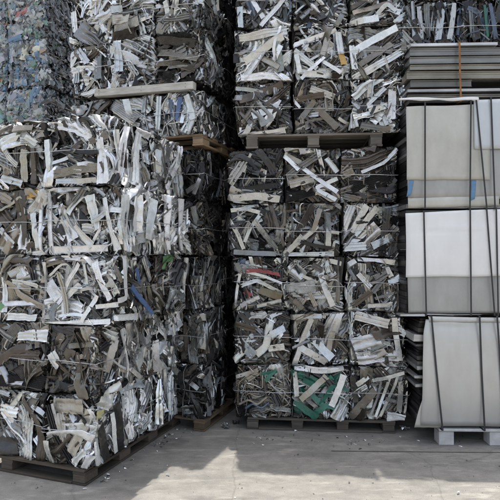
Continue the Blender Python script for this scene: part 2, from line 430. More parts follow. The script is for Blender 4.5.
def scrap_bale(bid, loc, rz, h, faces, label, group, name='scrap_bale', wires=(.5,), ntop=9):
    rg = np.random.default_rng(sum((i + 1) * 131 * ord(ch) for i, ch in enumerate(bid)))
    root = empty(name, loc, rz)
    tag(root, label, 'bale', group)
    ph = rg.uniform(0, 6.28, 12); am = rg.uniform(.4, 1, 12) * .0085
    def warp(V):
        V = V.copy(); x, y, z = V[:, 0].copy(), V[:, 1].copy(), V[:, 2].copy()
        V[:, 0] += am[0] * np.sin(9 * z + ph[0]) + am[1] * np.sin(11 * y + 5 * z + ph[1])
        V[:, 1] += 1.5 * am[2] * np.sin(10 * x + ph[2]) + 1.5 * am[3] * np.sin(12 * z + 4 * x + ph[3]) + am[6] * np.sin(23 * x + 17 * z + ph[6])
        V[:, 2] += np.clip(z / h[2] / 2, 0, 1) * (am[4] * np.sin(11 * x + ph[4]) + am[5] * np.sin(9 * y + 7 * x + ph[5]))
        return V
    pop = {fc for fc, _, _ in faces}
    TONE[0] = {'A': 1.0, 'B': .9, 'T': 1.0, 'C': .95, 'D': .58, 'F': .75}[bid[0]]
    cm = core_mesh(h, rg, pop); cm.v = [warp(v) for v in cm.v]
    cm.build('compressed_core', M_CORE, root)
    fill = MB(); tops = []
    for face, dens, rec in faces:
        ps = fill_face(face, h, rec, rg, dens)
        big = [p for p in ps if p[0] != 'metal_sliver'][-14:] if dens > .9 else []
        ps = [p for p in ps if all(p is not b for b in big)] + big
        k = ntop if (face in ('front', 'right') and dens > .9) else 0
        ps = [(a, warp(b), c, d) for a, b, c, d in ps]
        for p in ps[:len(ps) - k]: fill.add(*p[1:])
        tops += ps[len(ps) - k:] if k else []
    fb = fill.build('scrap_filling', M_SCRAP, root, smooth=True); fb['kind'] = 'stuff'
    for kind, V, Q, C in tops:
        m = MB(); m.add(V, Q, C); m.build(kind, M_SCRAP, root, smooth=True)
    for i, ft in enumerate(FEATS.get(bid, [])):
        face, pts, wpx, ck = ft[:4]; pk = ft[4] if len(ft) > 4 else None
        uv = [at_face(x, y, loc, rz, h, face) for x, y in pts]
        w = wpx * uv[0][1] / F * (1.4 if face == 'right' else 1)
        P = [a for a, t in uv]
        big = wpx >= 8 and pk is None
        m = MB(); d0 = .006 + .0018 * i + rg.uniform(0, .003)
        if big:
            xs = np.linspace(-.5, .5, 14)
            pr = np.stack([xs, rg.uniform(.05, .12) * tri(xs * rg.uniform(1, 2.6) + rg.uniform()) + .04 * np.sin(xs * 7 + i)], 1)
            V, Q = ribbon(P, w, pr, d0 - .002, rg, rg.normal(0, .15), .006, .11, 16, 1, rg.normal(0, .02), .012, (rg.uniform(.75, 1.1), rg.uniform(.75, 1.1)))
            kind = 'crumpled_sheet'
        else:
            pk = {'flat': 'lip', None: rg.choice(['L', 'U', 'Uo', 'lip', 'rib', 'step'])}.get(pk, pk) if ck not in 'RUEeO' else (pk or 'flat')
            V, Q = ribbon(P, w, PROFILES[pk], d0, rg, rg.normal(0, .22), 0 if pk != 'flat' else .003, .05, 14, 1, rg.normal(0, .012), .02, (rg.uniform(.85, 1.05), rg.uniform(.85, 1.05)))
            kind = 'ribbed_profile' if pk in ('rib', 'groove') else 'metal_strip'
        m.add(warp(wrap(V, face, h, .034, .0)), Q, colour(ck, rg, len(V), .08))
        o = m.build(kind, M_SCRAP, root, smooth=True)
        lab = {'R': 'red painted scrap', 'U': 'blue scrap', 'E': 'dark green scrap', 'e': 'bright green scrap', 'O': 'orange scrap', 'Y': 'pale yellow scrap'}.get(ck)
        if lab: o['label'] = lab
    for z in wires:
        wm = wire_ring(h, 2 * h[2] * z + rg.normal(0, .012), rg); wm.v = [warp(v) * (1, 1, 0) + v * (0, 0, 1) for v in wm.v]
        wm.build('baling_wire', M_WIRE, root)
    return root

def pallet(name, label, loc, rz, w, d, hgt, mat, group, tone=1.0, nd=6, nb=3, nx=3, front=False, grey=0.0):
    """local origin = front right bottom corner, extends to -x and +y; deck boards run along x"""
    root = empty(name, loc, rz); tag(root, label, 'pallet', group)
    tb = .02; bh = hgt - .055
    def C():
        k = tone * random.uniform(.65, 1.2); g = random.uniform(0, .3) + grey; return (k * (1 - .25 * g), k, k * (1 + .35 * g), 0)
    for i in range(nd):
        y0 = i * (d - .1) / (nd - 1)
        m = MB(); m.box((-w + random.uniform(0, .01), y0, hgt - tb), (random.uniform(-.008, .004), y0 + .1, hgt - .002), C(), .002); m.build('deck_board', mat, root, bevel=.002)
    if front:
        m = MB(); m.box((-w + .104, -.004, .002), (-.104, .07, .018), C(), .001); m.build('bottom_board', mat, root, bevel=.002)
    for i in range(nx):
        x0 = -w + i * (w - .1) / (nx - 1)
        m = MB(); m.box((x0, .004, hgt - tb - .019), (x0 + .1, d - .004, hgt - tb - .001), C(), .001); m.build('stringer_board', mat, root)
        m = MB(); m.box((x0 - .002, .002, 0.001), (x0 + .102, d - .002, .017), C(), .001); m.build('bottom_board', mat, root, bevel=.002)
        for j in range(nb):
            y0 = j * (d - .14) / (nb - 1)
            m = MB(); m.box((x0 + .003, y0 + .001, .018), (x0 + .097, y0 + .139, hgt - tb - .02), C(), .001); m.build('block', mat, root, bevel=.003)
    return root

# palettes
P_ALL = dict(pal={'W': 2, 'w': 3, 'M': 4, 'G': 4, 'g': 3, 'T': 1.3, 'n': 1.5, 'B': 1.5, 'k': 1})
def rc(base=None, **kw):
    d = dict(P_ALL); d.update(base or {}); d.update(kw); return d
WHITE = rc(pal={'W': 6, 'w': 4, 'M': 3, 'b': 1.5, 'G': 1.5, 'n': .5, 'B': .4}, sheet=.45)
LIGHT = rc(pal={'W': 2.5, 'w': 3, 'M': 4, 'G': 4, 'g': 1.5, 'T': .7, 'n': .6})
MIXED = rc()
TANMIX = rc(pal={'W': 2, 'w': 3, 'T': 4, 't': 2, 'M': 2, 'G': 2, 'n': 2, 'B': 2})
BROWN = rc(pal={'B': 4, 'n': 4, 'k': 2.5, 'g': 2, 't': 1.2, 'G': 1, 'w': .4}, n=125, len=(.12, .4), w=(.012, .045))
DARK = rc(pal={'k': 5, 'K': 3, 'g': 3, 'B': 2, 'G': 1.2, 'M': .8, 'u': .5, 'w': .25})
GREYB = rc(pal={'G': 4, 'g': 4, 'w': 2, 'n': 3, 'B': 2, 'k': 2, 'T': 1, 'M': 2})
STRIPS = rc(GREYB, sheet=.2, len=(.2, .5), w=(.016, .052))
CURLY = rc(pal={'T': 3, 't': 4, 'n': 2, 'G': 2, 'w': 1, 'g': 1, 'k': 1}, sheet=.05, curly=.8, n=190)
FOIL = rc(pal={'W': 5, 'w': 3, 'M': 5, 'b': 3, 'G': 2}, sheet=.75, cr=.02, shsize=.9)

def f(bid, *items): FEATS.setdefault(bid, []).extend(items)
fr, ri = 'front', 'right'
# near left stack (rows counted from the ground, 0 = bottom)
f('A4c0', (fr, [(60,125),(74,127),(90,137)], 10, 'W'), (fr, [(70,117),(88,120),(96,136)], 7, 'k'), (fr, [(57,175),(78,168),(101,167)], 10, 'T', 'groove'),
  (fr, [(97,128),(100,150),(104,184)], 12, 'W'), (fr, [(49,140),(52,176)], 7, 'w'), (fr, [(63,150),(82,158)], 9, 'k'), (fr, [(60,182),(98,180)], 6, 'G'))
f('A4c1', (fr, [(0,118),(20,117),(43,119)], 7, 'w'), (fr, [(28,150),(27,160),(25,182)], 11, 'T'), (fr, [(37,148),(35,184)], 6, 'B', 'U'), (fr, [(4,140),(12,158),(20,166)], 6, 'w'),
  (fr, [(2,178),(24,184)], 8, 'G'), (fr, [(16,130),(36,128)], 6, 't'), (fr, [(32,138),(40,144)], 8, 'w'))
f('A4s0', (ri, [(124,124),(119,150),(110,184)], 8, 'W', 'Uo'), (ri, [(134,128),(148,134)], 9, 'W'), (ri, [(136,132),(134,150),(131,182)], 7, 'W', 'flat'), (ri, [(112,130),(116,160)], 8, 'w'), (ri, [(140,168),(143,182)], 8, 'n'))
f('A4s1', (ri, [(179,143),(177,160),(163,186)], 6, 'w', 'Uo'), (ri, [(158,150),(159,180)], 8, 'G', 'groove'), (ri, [(168,146),(166,176)], 6, 'G', 'U'))
f('A3c0', (fr, [(83,189),(70,214)], 7, 'n', 'rib'), (fr, [(50,192),(52,215),(54,246)], 5, 'W', 'Uo'), (fr, [(60,205),(75,240)], 12, 'W'), (fr, [(90,196),(96,230)], 13, 'W'), (fr, [(106,198),(112,228),(118,250)], 6, 'W', 'flat'),
  (fr, [(56,250),(108,248)], 7, 'W'), (fr, [(76,226),(92,246)], 9, 'w'), (fr, [(62,190),(80,188)], 6, 'w'))
f('A3c1', (fr, [(22,192),(24,246)], 13, 'B'), (fr, [(28,197),(41,194)], 6, 'O', 'flat'), (fr, [(36,214),(40,248)], 8, 'w'), (fr, [(0,194),(10,202)], 12, 't'), (fr, [(2,230),(16,246)], 10, 'G'), (fr, [(42,192),(44,250)], 4, 'W'))
f('A3s0', (ri, [(122,194),(126,250)], 7, 'W'), (ri, [(128,242),(142,238),(156,232)], 7, 'w'), (ri, [(134,196),(136,232)], 12, 'W'), (ri, [(150,200),(146,240)], 8, 'w', 'groove'))
f('A3s1', (ri, [(166,194),(167,250)], 12, 'W'), (ri, [(180,198),(182,250)], 14, 'W'))
f('A2c0', (fr, [(97,262),(103,280),(112,300)], 9, 'W'), (fr, [(47,260),(62,257),(82,258)], 5, 'W', 'L'), (fr, [(46,262),(43,322)], 6, 'w', 'U'), (fr, [(58,304),(70,280),(82,263)], 5, 'W', 'flat'),
  (fr, [(83,322),(97,296)], 5, 'W'), (fr, [(48,324),(112,321)], 5, 'W', 'flat'), (fr, [(86,264),(88,284)], 3, 'W'), (fr, [(62,272),(66,314)], 5, 'T'), (fr, [(96,307),(118,305)], 5, 'W', 'Uo'))
f('A2c1', (fr, [(4,266),(34,268)], 17, 'B'), (fr, [(4,272),(6,312)], 5, 'W'), (fr, [(5,304),(38,303)], 5, 'W', 'Uo'), (fr, [(20,263),(27,276)], 8, 'W', 'flat'), (fr, [(14,282),(38,286)], 5, 'w'), (fr, [(0,304),(5,308)], 7, 'e', 'flat'), (fr, [(10,316),(36,318)], 8, 'w'))
f('A2s0', (ri, [(122,255),(125,298),(116,301)], 4, 'W', 'L'), (ri, [(130,286),(149,314)], 4, 'U', 'U'), (ri, [(142,258),(149,268)], 6, 'u', 'flat'), (ri, [(112,318),(134,316)], 5, 'W', 'Uo'), (ri, [(134,268),(140,284)], 4, 'U', 'flat'), (ri, [(150,280),(143,256)], 6, 'G'))
f('A2s1', (ri, [(162,261),(172,259)], 5, 'e', 'flat'), (ri, [(164,264),(163,270)], 4, 'e', 'flat'), (ri, [(162,310),(180,284)], 14, 'G'), (ri, [(184,258),(185,300)], 4, 'w'), (ri, [(166,290),(182,298)], 8, 'M'))
f('A1c0', (fr, [(52,352),(60,366)], 12, 'w', 'flat'), (fr, [(78,352),(84,388)], 8, 'B'), (fr, [(60,384),(92,390)], 9, 'k', 'groove'), (fr, [(70,346),(94,344)], 6, 'n'))
f('A1c1', (fr, [(18,336),(46,337)], 11, 'w'), (fr, [(-6,380),(26,381),(44,384)], 13, 'k', 'groove'), (fr, [(0,352),(40,356)], 8, 'B'), (fr, [(4,392),(40,394)], 8, 'k', 'groove'))
f('A1s0', (ri, [(122,330),(129,382)], 5, 'W', 'Uo'), (ri, [(112,340),(104,372)], 6, 'T'), (ri, [(116,384),(104,398)], 8, 'w'))
f('A1s1', (ri, [(150,336),(136,372)], 6, 'w'), (ri, [(134,334),(150,346)], 6, 'G'))
f('A1s2', (ri, [(178,318),(158,350)], 10, 'b'), (ri, [(156,340),(155,372)], 7, 'w', 'groove'), (ri, [(172,346),(166,384)], 8, 'G'))
f('A0c0', (fr, [(56,404),(84,408)], 18, 'T'), (fr, [(48,404),(58,436),(72,464)], 7, 'K', 'rib'), (fr, [(54,402),(63,434),(78,462)], 3, 'w'), (fr, [(60,412),(66,440)], 13, 'T'), (fr, [(89,412),(73,452)], 12, 'T'),
  (fr, [(50,438),(52,468)], 10, 'w'), (fr, [(74,462),(86,450)], 8, 'W'), (fr, [(82,470),(92,456)], 8, 'W'))
f('A0c1', (fr, [(24,400),(40,424),(40,466)], 13, 'B'), (fr, [(0,448),(16,450)], 26, 'k'), (fr, [(28,444),(30,466)], 7, 'W'), (fr, [(2,408),(18,412)], 12, 'M'), (fr, [(8,422),(22,428)], 8, 'g'))
f('A0s0', (ri, [(97,402),(108,404)], 12, 'W'), (ri, [(93,416),(102,414)], 6, 'Y', 'flat'), (ri, [(96,428),(105,460)], 9, 'k', 'groove'), (ri, [(112,404),(119,450)], 9, 'k', 'groove'), (ri, [(108,414),(114,452)], 4, 'W'), (ri, [(93,440),(98,470)], 5, 'W'))
f('A0s1', (ri, [(128,392),(129,438)], 10, 'W'), (ri, [(150,382),(137,432)], 7, 'G', 'rib'), (ri, [(138,396),(136,420)], 8, 'b'), (ri, [(122,396),(124,442)], 4, 'W'))
f('A0s2', (ri, [(160,380),(156,424)], 9, 'M'), (ri, [(172,376),(168,420)], 9, 'b'), (ri, [(178,380),(176,416)], 6, 'W'))
# upper left stack
f('C0c0', (fr, [(181,97),(178,121)], 5, 'U', 'flat'), (fr, [(172,100),(173,118)], 4, 'u', 'flat'), (fr, [(148,104),(140,128)], 6, 'T'), (fr, [(160,96),(158,130)], 6, 'w'), (fr, [(188,96),(194,120)], 7, 'w'))
f('C0c1', (fr, [(96,97),(118,106),(138,120)], 15, 'G', 'groove'), (fr, [(126,98),(134,128)], 7, 'w'))
f('C0c2', (fr, [(74,94),(84,112)], 14, 'g'), (fr, [(84,96),(102,108)], 8, 'G', 'groove'))
f('C1c0', (fr, [(138,44),(168,40),(196,44)], 8, 'n', 'groove'), (fr, [(136,54),(170,52),(198,58)], 8, 'g', 'groove'), (fr, [(134,36),(190,34)], 6, 'k', 'groove'), (fr, [(148,66),(172,62),(196,70)], 7, 'n', 'groove'), (fr, [(156,70),(162,58)], 4, 'w'))
f('C1c1', (fr, [(119,36),(119,72)], 9, 'b', 'flat'), (fr, [(103,68),(114,46)], 9, 'b'), (fr, [(128,62),(136,76)], 7, 'G'))
f('C1c2', (fr, [(76,46),(90,64)], 7, 'G'), (fr, [(84,40),(98,36)], 6, 'w'))
f('C2c1', (fr, [(86,26),(106,20),(130,18)], 9, 'w', 'groove'), (fr, [(90,12),(124,8)], 7, 'G'))
f('C2c2', (fr, [(74,12),(77,32)], 7, 'W', 'flat'))
f('C2c0', (fr, [(166,2),(169,18)], 6, 'w'), (fr, [(140,22),(190,16)], 6, 'n'))
# upper centre stack
f('T2c2', (fr, [(284,-2),(262,26)], 5, 'W', 'flat'), (fr, [(250,-2),(264,18)], 5, 'W', 'L'), (fr, [(240,8),(242,28)], 6, 'b'))
f('T2c1', (fr, [(300,18),(318,4)], 5, 'g'), (fr, [(322,24),(334,6)], 4, 'k'))
f('T2c0', (fr, [(348,26),(378,18)], 7, 'W'), (fr, [(352,14),(392,2)], 6, 'n'))
f('T1c2', (fr, [(240,38),(288,32)], 8, 'w', 'rib'), (fr, [(244,61),(284,38)], 8, 'w', 'U'), (fr, [(242,81),(264,50)], 6, 'W', 'Uo'), (fr, [(258,56),(278,68)], 6, 'T'), (fr, [(240,80),(262,76),(287,78)], 8, 'W'), (fr, [(276,44),(280,72)], 8, 'G', 'groove'))
f('T1c1', (fr, [(292,47),(336,30)], 4, 'W', 'U'), (fr, [(294,52),(316,70)], 6, 'w'), (fr, [(300,79),(324,58)], 4, 'W', 'L'), (fr, [(304,75),(342,77)], 6, 'W'), (fr, [(338,32),(341,54)], 7, 'w', 'flat'), (fr, [(341,53),(343,66)], 6, 'O', 'flat'),
  (fr, [(322,62),(340,74)], 4, 'W'), (fr, [(328,38),(322,56)], 6, 'T'), (fr, [(296,56),(299,74)], 5, 'W'))
f('T1c0', (fr, [(350,55),(372,40),(398,28)], 7, 'W', 'U'), (fr, [(352,79),(376,66),(402,52)], 7, 'W', 'rib'), (fr, [(352,46),(354,70)], 6, 'W'), (fr, [(358,66),(392,44)], 6, 'n'))
f('T0c2', (fr, [(240,100),(262,94),(284,86)], 9, 'B', 'U'), (fr, [(236,137),(260,134),(284,131)], 6, 'w', 'flat'), (fr, [(252,116),(272,110)], 7, 'w'), (fr, [(262,126),(280,108)], 8, 'W'), (fr, [(240,112),(254,128)], 6, 'n'))
f('T0c1', (fr, [(294,127),(314,102)], 6, 'n', 'U'), (fr, [(316,108),(337,128)], 8, 'n', 'U'), (fr, [(310,90),(334,98)], 6, 'G', 'rib'), (fr, [(288,94),(300,108)], 3, 'W'), (fr, [(294,100),(324,96)], 6, 'B'))
f('T0c0', (fr, [(352,97),(366,84),(382,76)], 8, 'w'), (fr, [(391,90),(390,120)], 8, 'W', 'flat'), (fr, [(352,118),(372,112)], 8, 'M'), (fr, [(366,104),(384,88)], 5, 'w'), (fr, [(360,126),(390,130)], 6, 'n'))
# centre stack
f('B4c2', (fr, [(248,156),(230,184)], 9, 'T', 'rib'), (fr, [(250,162),(264,176),(276,174)], 18, 'K'), (fr, [(258,150),(276,172)], 7, 'k', 'flat'), (fr, [(233,199),(256,196),(280,200)], 7, 'w'), (fr, [(236,190),(278,186)], 6, 'K'), (fr, [(252,154),(244,172)], 3, 'w'))
f('B4c1', (fr, [(286,177),(304,164),(326,150)], 7, 'n', 'rib'), (fr, [(302,168),(336,192)], 5, 'W', 'L'), (fr, [(336,178),(313,188),(335,200)], 4, 'W', 'L'), (fr, [(284,199),(312,192)], 10, 'K', 'groove'), (fr, [(288,185),(312,178)], 9, 'T'), (fr, [(284,156),(298,170)], 5, 'W'), (fr, [(300,152),(320,148)], 6, 'T'), (fr, [(326,158),(336,172)], 6, 'w'))
f('B4c0', (fr, [(342,163),(366,162),(386,154)], 13, 'B'), (fr, [(352,189),(392,177)], 15, 'k', 'groove'), (fr, [(362,172),(384,164),(397,150)], 4, 'w', 'flat'), (fr, [(342,176),(354,170)], 7, 't'), (fr, [(344,196),(360,200)], 7, 'n'))
f('B3c2', (fr, [(229,220),(238,234),(244,249)], 4, 'w'), (fr, [(261,213),(250,228),(245,242)], 4, 'w', 'L'), (fr, [(254,220),(266,236),(277,249)], 5, 'G'), (fr, [(231,211),(246,208),(260,212)], 4, 'w'), (fr, [(268,212),(272,230)], 8, 'B'), (fr, [(234,252),(276,254)], 5, 'g'))
f('B3c1', (fr, [(313,205),(297,233)], 8, 'B', 'groove'), (fr, [(282,255),(300,242),(317,226)], 5, 'w', 'U'), (fr, [(283,256),(334,254)], 6, 'w', 'rib'), (fr, [(328,212),(328,246)], 6, 'G'), (fr, [(302,236),(288,252)], 6, 'G'), (fr, [(320,208),(312,232)], 5, 't', 'L'))
f('B3c0', (fr, [(340,237),(352,207)], 8, 'W', 'rib'), (fr, [(352,233),(367,206)], 7, 'W', 'U'), (fr, [(377,207),(355,236)], 6, 'w'), (fr, [(339,248),(366,246)], 8, 'w', 'rib'), (fr, [(368,226),(372,238)], 8, 'T'), (fr, [(388,208),(382,250)], 7, 'k'), (fr, [(372,246),(392,236)], 8, 'G'))
f('B2c2', (fr, [(246,271),(262,270),(280,274)], 5, 'R', 'flat'), (fr, [(243,291),(249,296)], 6, 'R', 'flat'), (fr, [(241,269),(236,288),(234,306)], 3, 'w', 'L'), (fr, [(246,272),(264,276),(281,283)], 3, 'W', 'L'), (fr, [(240,286),(256,280),(280,293)], 4, 'w'), (fr, [(240,306),(258,297)], 4, 'W'), (fr, [(258,290),(280,297)], 8, 'o', 'U'), (fr, [(256,306),(280,300)], 4, 'w'))
f('B2c1', (fr, [(283,290),(316,285)], 14, 'w', 'groove'), (fr, [(321,273),(326,288),(333,306)], 6, 'w', 'U'), (fr, [(290,264),(304,276)], 12, 'w'), (fr, [(312,264),(322,270)], 6, 'B'), (fr, [(316,306),(310,292)], 5, 'T'), (fr, [(294,300),(304,310)], 6, 'n'))
f('B2c0', (fr, [(339,280),(344,268),(355,261)], 6, 'w', 'U'), (fr, [(357,274),(370,287)], 5, 'W'), (fr, [(357,259),(376,258),(394,262)], 5, 'w'), (fr, [(352,306),(370,292)], 6, 'B'), (fr, [(340,288),(350,302)], 7, 'w', 'groove'), (fr, [(384,276),(372,292)], 5, 'n'), (fr, [(368,306),(392,304)], 5, 'w'), (fr, [(386,266),(390,276)], 5, 'W'))
f('B1c2', (fr, [(272,314),(268,330),(266,346),(256,354)], 8, 'W', 'Uo'), (fr, [(238,341),(254,356)], 11, 'b', 'rib'), (fr, [(270,316),(282,312)], 4, 'w'), (fr, [(236,324),(256,330)], 6, 'B'), (fr, [(270,334),(284,328)], 7, 'b', 'flat'), (fr, [(268,348),(284,346)], 7, 'w'), (fr, [(240,314),(250,324)], 5, 'k'))
f('B1c1', (fr, [(312,319),(302,342),(294,366)], 6, 'w', 'U'), (fr, [(306,333),(332,358)], 8, 'b', 'U'), (fr, [(333,331),(325,362)], 6, 'T', 'U'), (fr, [(300,348),(326,362)], 7, 'w', 'U'), (fr, [(296,322),(314,314)], 6, 'n'), (fr, [(290,318),(322,316)], 5, 'G'), (fr, [(290,326),(292,350)], 6, 'k'))
f('B1c0', (fr, [(344,313),(346,322),(349,334)], 13, 'w', 'groove'), (fr, [(357,316),(390,324)], 10, 'w', 'rib'), (fr, [(352,346),(380,338)], 14, 'w'), (fr, [(356,358),(394,354)], 13, 'w'), (fr, [(346,340),(352,360)], 9, 'G'), (fr, [(396,318),(398,360)], 6, 'w', 'U'))
f('B0c2', (fr, [(276,368),(266,380)], 5, 'E', 'flat'), (fr, [(262,372),(278,372)], 4, 'E', 'flat'), (fr, [(236,376),(258,368)], 4, 'T'), (fr, [(246,408),(254,402),(262,408),(270,402)], 2.5, 'u', 'tube'), (fr, [(240,404),(250,398),(258,404),(268,396)], 2.5, 'T', 'tube'))
f('B0c1', (fr, [(294,368),(318,370),(343,366)], 7, 'W'), (fr, [(302,380),(316,386),(332,376)], 6, 'E', 'U'), (fr, [(294,400),(306,410),(318,417)], 7, 'E', 'lip'), (fr, [(314,414),(326,404),(338,408)], 6, 'E', 'U'), (fr, [(306,390),(322,404)], 5, 'E', 'flat'), (fr, [(332,384),(320,404)], 5, 'E', 'flat'), (fr, [(343,374),(337,390),(331,405)], 7, 'W'), (fr, [(300,399),(326,375)], 6, 'T', 'U'), (fr, [(294,372),(296,396)], 5, 'w'))
f('B0c0', (fr, [(350,418),(375,390)], 9, 'n', 'U'), (fr, [(382,376),(378,396),(371,416)], 3, 'w', 'L'), (fr, [(390,374),(384,394),(376,416)], 3, 'w', 'L'), (fr, [(398,374),(390,396),(381,416)], 3, 'w', 'L'), (fr, [(372,380),(404,372)], 4, 'w'), (fr, [(388,416),(406,420)], 9, 'W'), (fr, [(352,376),(356,402)], 6, 'k'), (fr, [(400,380),(400,412)], 5, 'G', 'U'), (fr, [(356,384),(368,376)], 5, 'w'))

# ---- geometry of the stacks
def ray_t(px, C, D):
    """distance along the line C + D*t (ground plan) to the sight line px"""
    k = (px - 250) / F
    return (k * C[1] - C[0]) / (D[0] - k * D[1])

ROWS = ['bottom row', 'second row up', 'third row up', 'fourth row up', 'top row']

# ---------- near left stack A, yaw -20
yA = R(-20); dX = np.array([math.cos(yA), math.sin(yA)]); dY = np.array([-math.sin(yA), math.cos(yA)])
ZA = 3.36
A_rows = [  # corner px, left seam px, side seams px
 (90, 46, [122, 152, 180]), (97, 46, [126, 154, 181]), (114, 44, [157, 186]), (116, 46, [158, 191]), (107, 46, [151, 183])]
A_rec = {
 'A0c0': (TANMIX, 'tan sheets and black slats'), 'A0c1': (rc(GREYB, sheet=.5), 'dark grey crushed sheets'), 'A0s0': (WHITE, 'white crumple over dark grooved panels'), 'A0s1': (rc(FOIL, ang=80), 'white sheets standing on end'), 'A0s2': (rc(FOIL, ang=85), 'silvery crumpled foil'),
 'A1c0': (BROWN, 'brown scrap with one white chip'), 'A1c1': (BROWN, 'dark brown scrap over flat grey boards'), 'A1s0': (GREYB, 'brown scrap with long white strip'), 'A1s1': (rc(LIGHT, ang=110), 'pale grey slanting strips'), 'A1s2': (rc(FOIL, ang=120), 'pale bluish grey sheets'),
 'A2c0': (rc(WHITE, w=(.015, .045)), 'white bent window frame strips'), 'A2c1': (TANMIX, 'brown sheet with white frame strips'), 'A2s0': (rc(GREYB, ang=110, coh=.5), 'grey scrap with blue strip'), 'A2s1': (rc(GREYB, sheet=.5), 'grey scrap, green patch'),
 'A3c0': (WHITE, 'white crumpled sheets with brown strip'), 'A3c1': (TANMIX, 'brown scrap with orange chip'), 'A3s0': (rc(WHITE, ang=85), 'off-white pleated sheets'), 'A3s1': (rc(FOIL, pal={'W': 6, 'w': 3, 'M': 2}), 'very white netted sheet'),
 'A4c0': (rc(LIGHT, sheet=.5), 'white crumple and tan profile bundle'), 'A4c1': (TANMIX, 'tan cup-shaped sheet and brown strip'), 'A4s0': (rc(WHITE, ang=80), 'large white folded sheets'), 'A4s1': (rc(LIGHT, ang=85), 'silvery upright channels')}
hA = .461
for k, (cpx, lpx, sides) in enumerate(A_rows):
    zc = .112 + k * hA
    C = np.array([(cpx - 250) / F * ZA, ZA])
    w0 = ray_t(lpx, C, -dX); ds = [ray_t(s, C, dY) for s in sides]
    cuts = [0] + ds
    G = 'bales of the near left stack'
    g = .006
    def put(bid, x0, x1, y0, y1, faces, where):
        faces = [(fc, dn, A_rec[rk][0]) for fc, dn, rk in faces]
        h = np.array([(x1 - x0) / 2 - g, (y1 - y0) / 2 - g, hA / 2 - .004])
        c = C + dX * (x0 + x1) / 2 + dY * (y0 + y1) / 2 + rng.normal(0, .004, 2)
        look = A_rec[bid][1]
        scrap_bale(bid, (c[0], c[1], zc), yA + R(rng.normal(0, .7)), h, faces, f'{look}, {where}, {ROWS[k]} of near left stack', G)
    def tp(b): return [('top', .5, b)] if k == 4 else []
    c0, s0 = f'A{k}c0', f'A{k}s0'
    FEATS.setdefault(c0, []).extend(FEATS.pop(s0, []))
    put(c0, -w0, 0, 0, cuts[1], [('front', 1, c0), ('right', 1, s0)] + tp(c0), 'corner bale')
    put(f'A{k}c1', -w0 - .5, -w0, 0, .98, [('front', 1, f'A{k}c1')] + tp(f'A{k}c1'), 'leftmost bale')
    for j in range(1, len(ds)):
        b = f'A{k}s{j}'
        put(b, -.48, 0, cuts[j], cuts[j + 1], [('right', 1, b)] + tp(b), 'rearmost bale of the side' if j == len(ds) - 1 else 'middle bale of the side')
CA = np.array([(85 - 250) / F * ZA, ZA])
def on(C, dx, dy, x, y): return C + dx * x + dy * y
pallet('wooden_pallet', 'dark wooden pallet under the near left stack, on sunlit concrete', (CA[0], CA[1], 0), yA, 1.3, 1.32, .108, M_WOOD, 'wooden pallets under the bales', .42, 7, 4, 3, True)

# ---------- shadowed stack D behind it and the upper left stack C on top
CD = np.array([(203 - 250) / F * 4.37, 4.37])
D_look = ['silver chunk and white strips in front', 'dark brown and pale strips', 'grey pleated sheets', 'dull brown crushed sheets', 'nearly black scrap with one bent strip']
D_rec = [rc(DARK, pal={'k': 3, 'g': 2, 'M': 2, 'w': 2, 'K': 3, 'b': 1}), rc(GREYB, ang=85), rc(LIGHT, ang=85, pal={'G': 4, 'g': 3, 'w': 1, 'n': 2}), BROWN, DARK]
f('D0f', (fr, [(182,410),(201,408)], 12, 'G'), (ri, [(206,376),(207,416)], 5, 'b'), (ri, [(211,370),(210,410)], 4, 'w'), (fr, [(184,402),(200,398)], 5, 'g'), (fr, [(186,376),(200,388)], 5, 'w'))
f('D4f', (fr, [(203,154),(200,176),(194,194)], 4, 'w', 'L'), (fr, [(186,192),(196,186)], 5, 'w'))
f('D3f', (fr, [(194,206),(198,226)], 6, 'w'), (fr, [(188,214),(190,246)], 4, 'n'))
f('D2f', (fr, [(186,262),(188,304)], 8, 'n', 'groove'), (fr, [(206,262),(202,300)], 8, 'G'), (fr, [(202,304),(212,296)], 5, 'w'))
f('D1f', (fr, [(196,318),(194,356)], 10, 'G', 'groove'), (fr, [(184,322),(188,352)], 6, 'B'))
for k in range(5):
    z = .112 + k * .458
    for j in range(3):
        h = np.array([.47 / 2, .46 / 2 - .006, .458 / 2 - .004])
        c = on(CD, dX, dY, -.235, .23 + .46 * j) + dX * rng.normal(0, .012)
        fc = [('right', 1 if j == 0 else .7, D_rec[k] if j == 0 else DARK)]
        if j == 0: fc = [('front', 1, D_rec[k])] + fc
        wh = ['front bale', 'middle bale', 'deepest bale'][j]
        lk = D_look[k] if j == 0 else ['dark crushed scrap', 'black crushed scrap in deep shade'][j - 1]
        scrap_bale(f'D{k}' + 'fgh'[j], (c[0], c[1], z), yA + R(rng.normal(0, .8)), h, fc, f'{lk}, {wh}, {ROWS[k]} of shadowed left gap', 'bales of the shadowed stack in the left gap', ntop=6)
pallet('wooden_pallet', 'brown wooden pallet on the ground in the shadowed left gap', (*(CD + dX * .01), 0), yA, 1.3, 1.38, .108, M_WOOD, 'wooden pallets under the bales', .75, 7, 4, grey=-.5)
zC = .112 + 5 * .458 + .01
pallet('wooden_pallet', 'brown wooden pallet under the upper left stack, lit corner showing', (*(CD + dX * .0), zC), yA, 1.38, 1.38, .10, M_WOOD, 'wooden pallets under the bales', 1.15, 7, 4, grey=-.7)
C_look = [['white and grey strips with blue scraps', 'fanned bundle of pale ribbed strips', 'grey folded sheets'],
          ['dark layered boards lying flat', 'grey crumple with pale upright panel', 'grey crushed strips'],
          ['small dull grey scrap', 'pale bundle of long channels', 'grey scrap with white tab']]
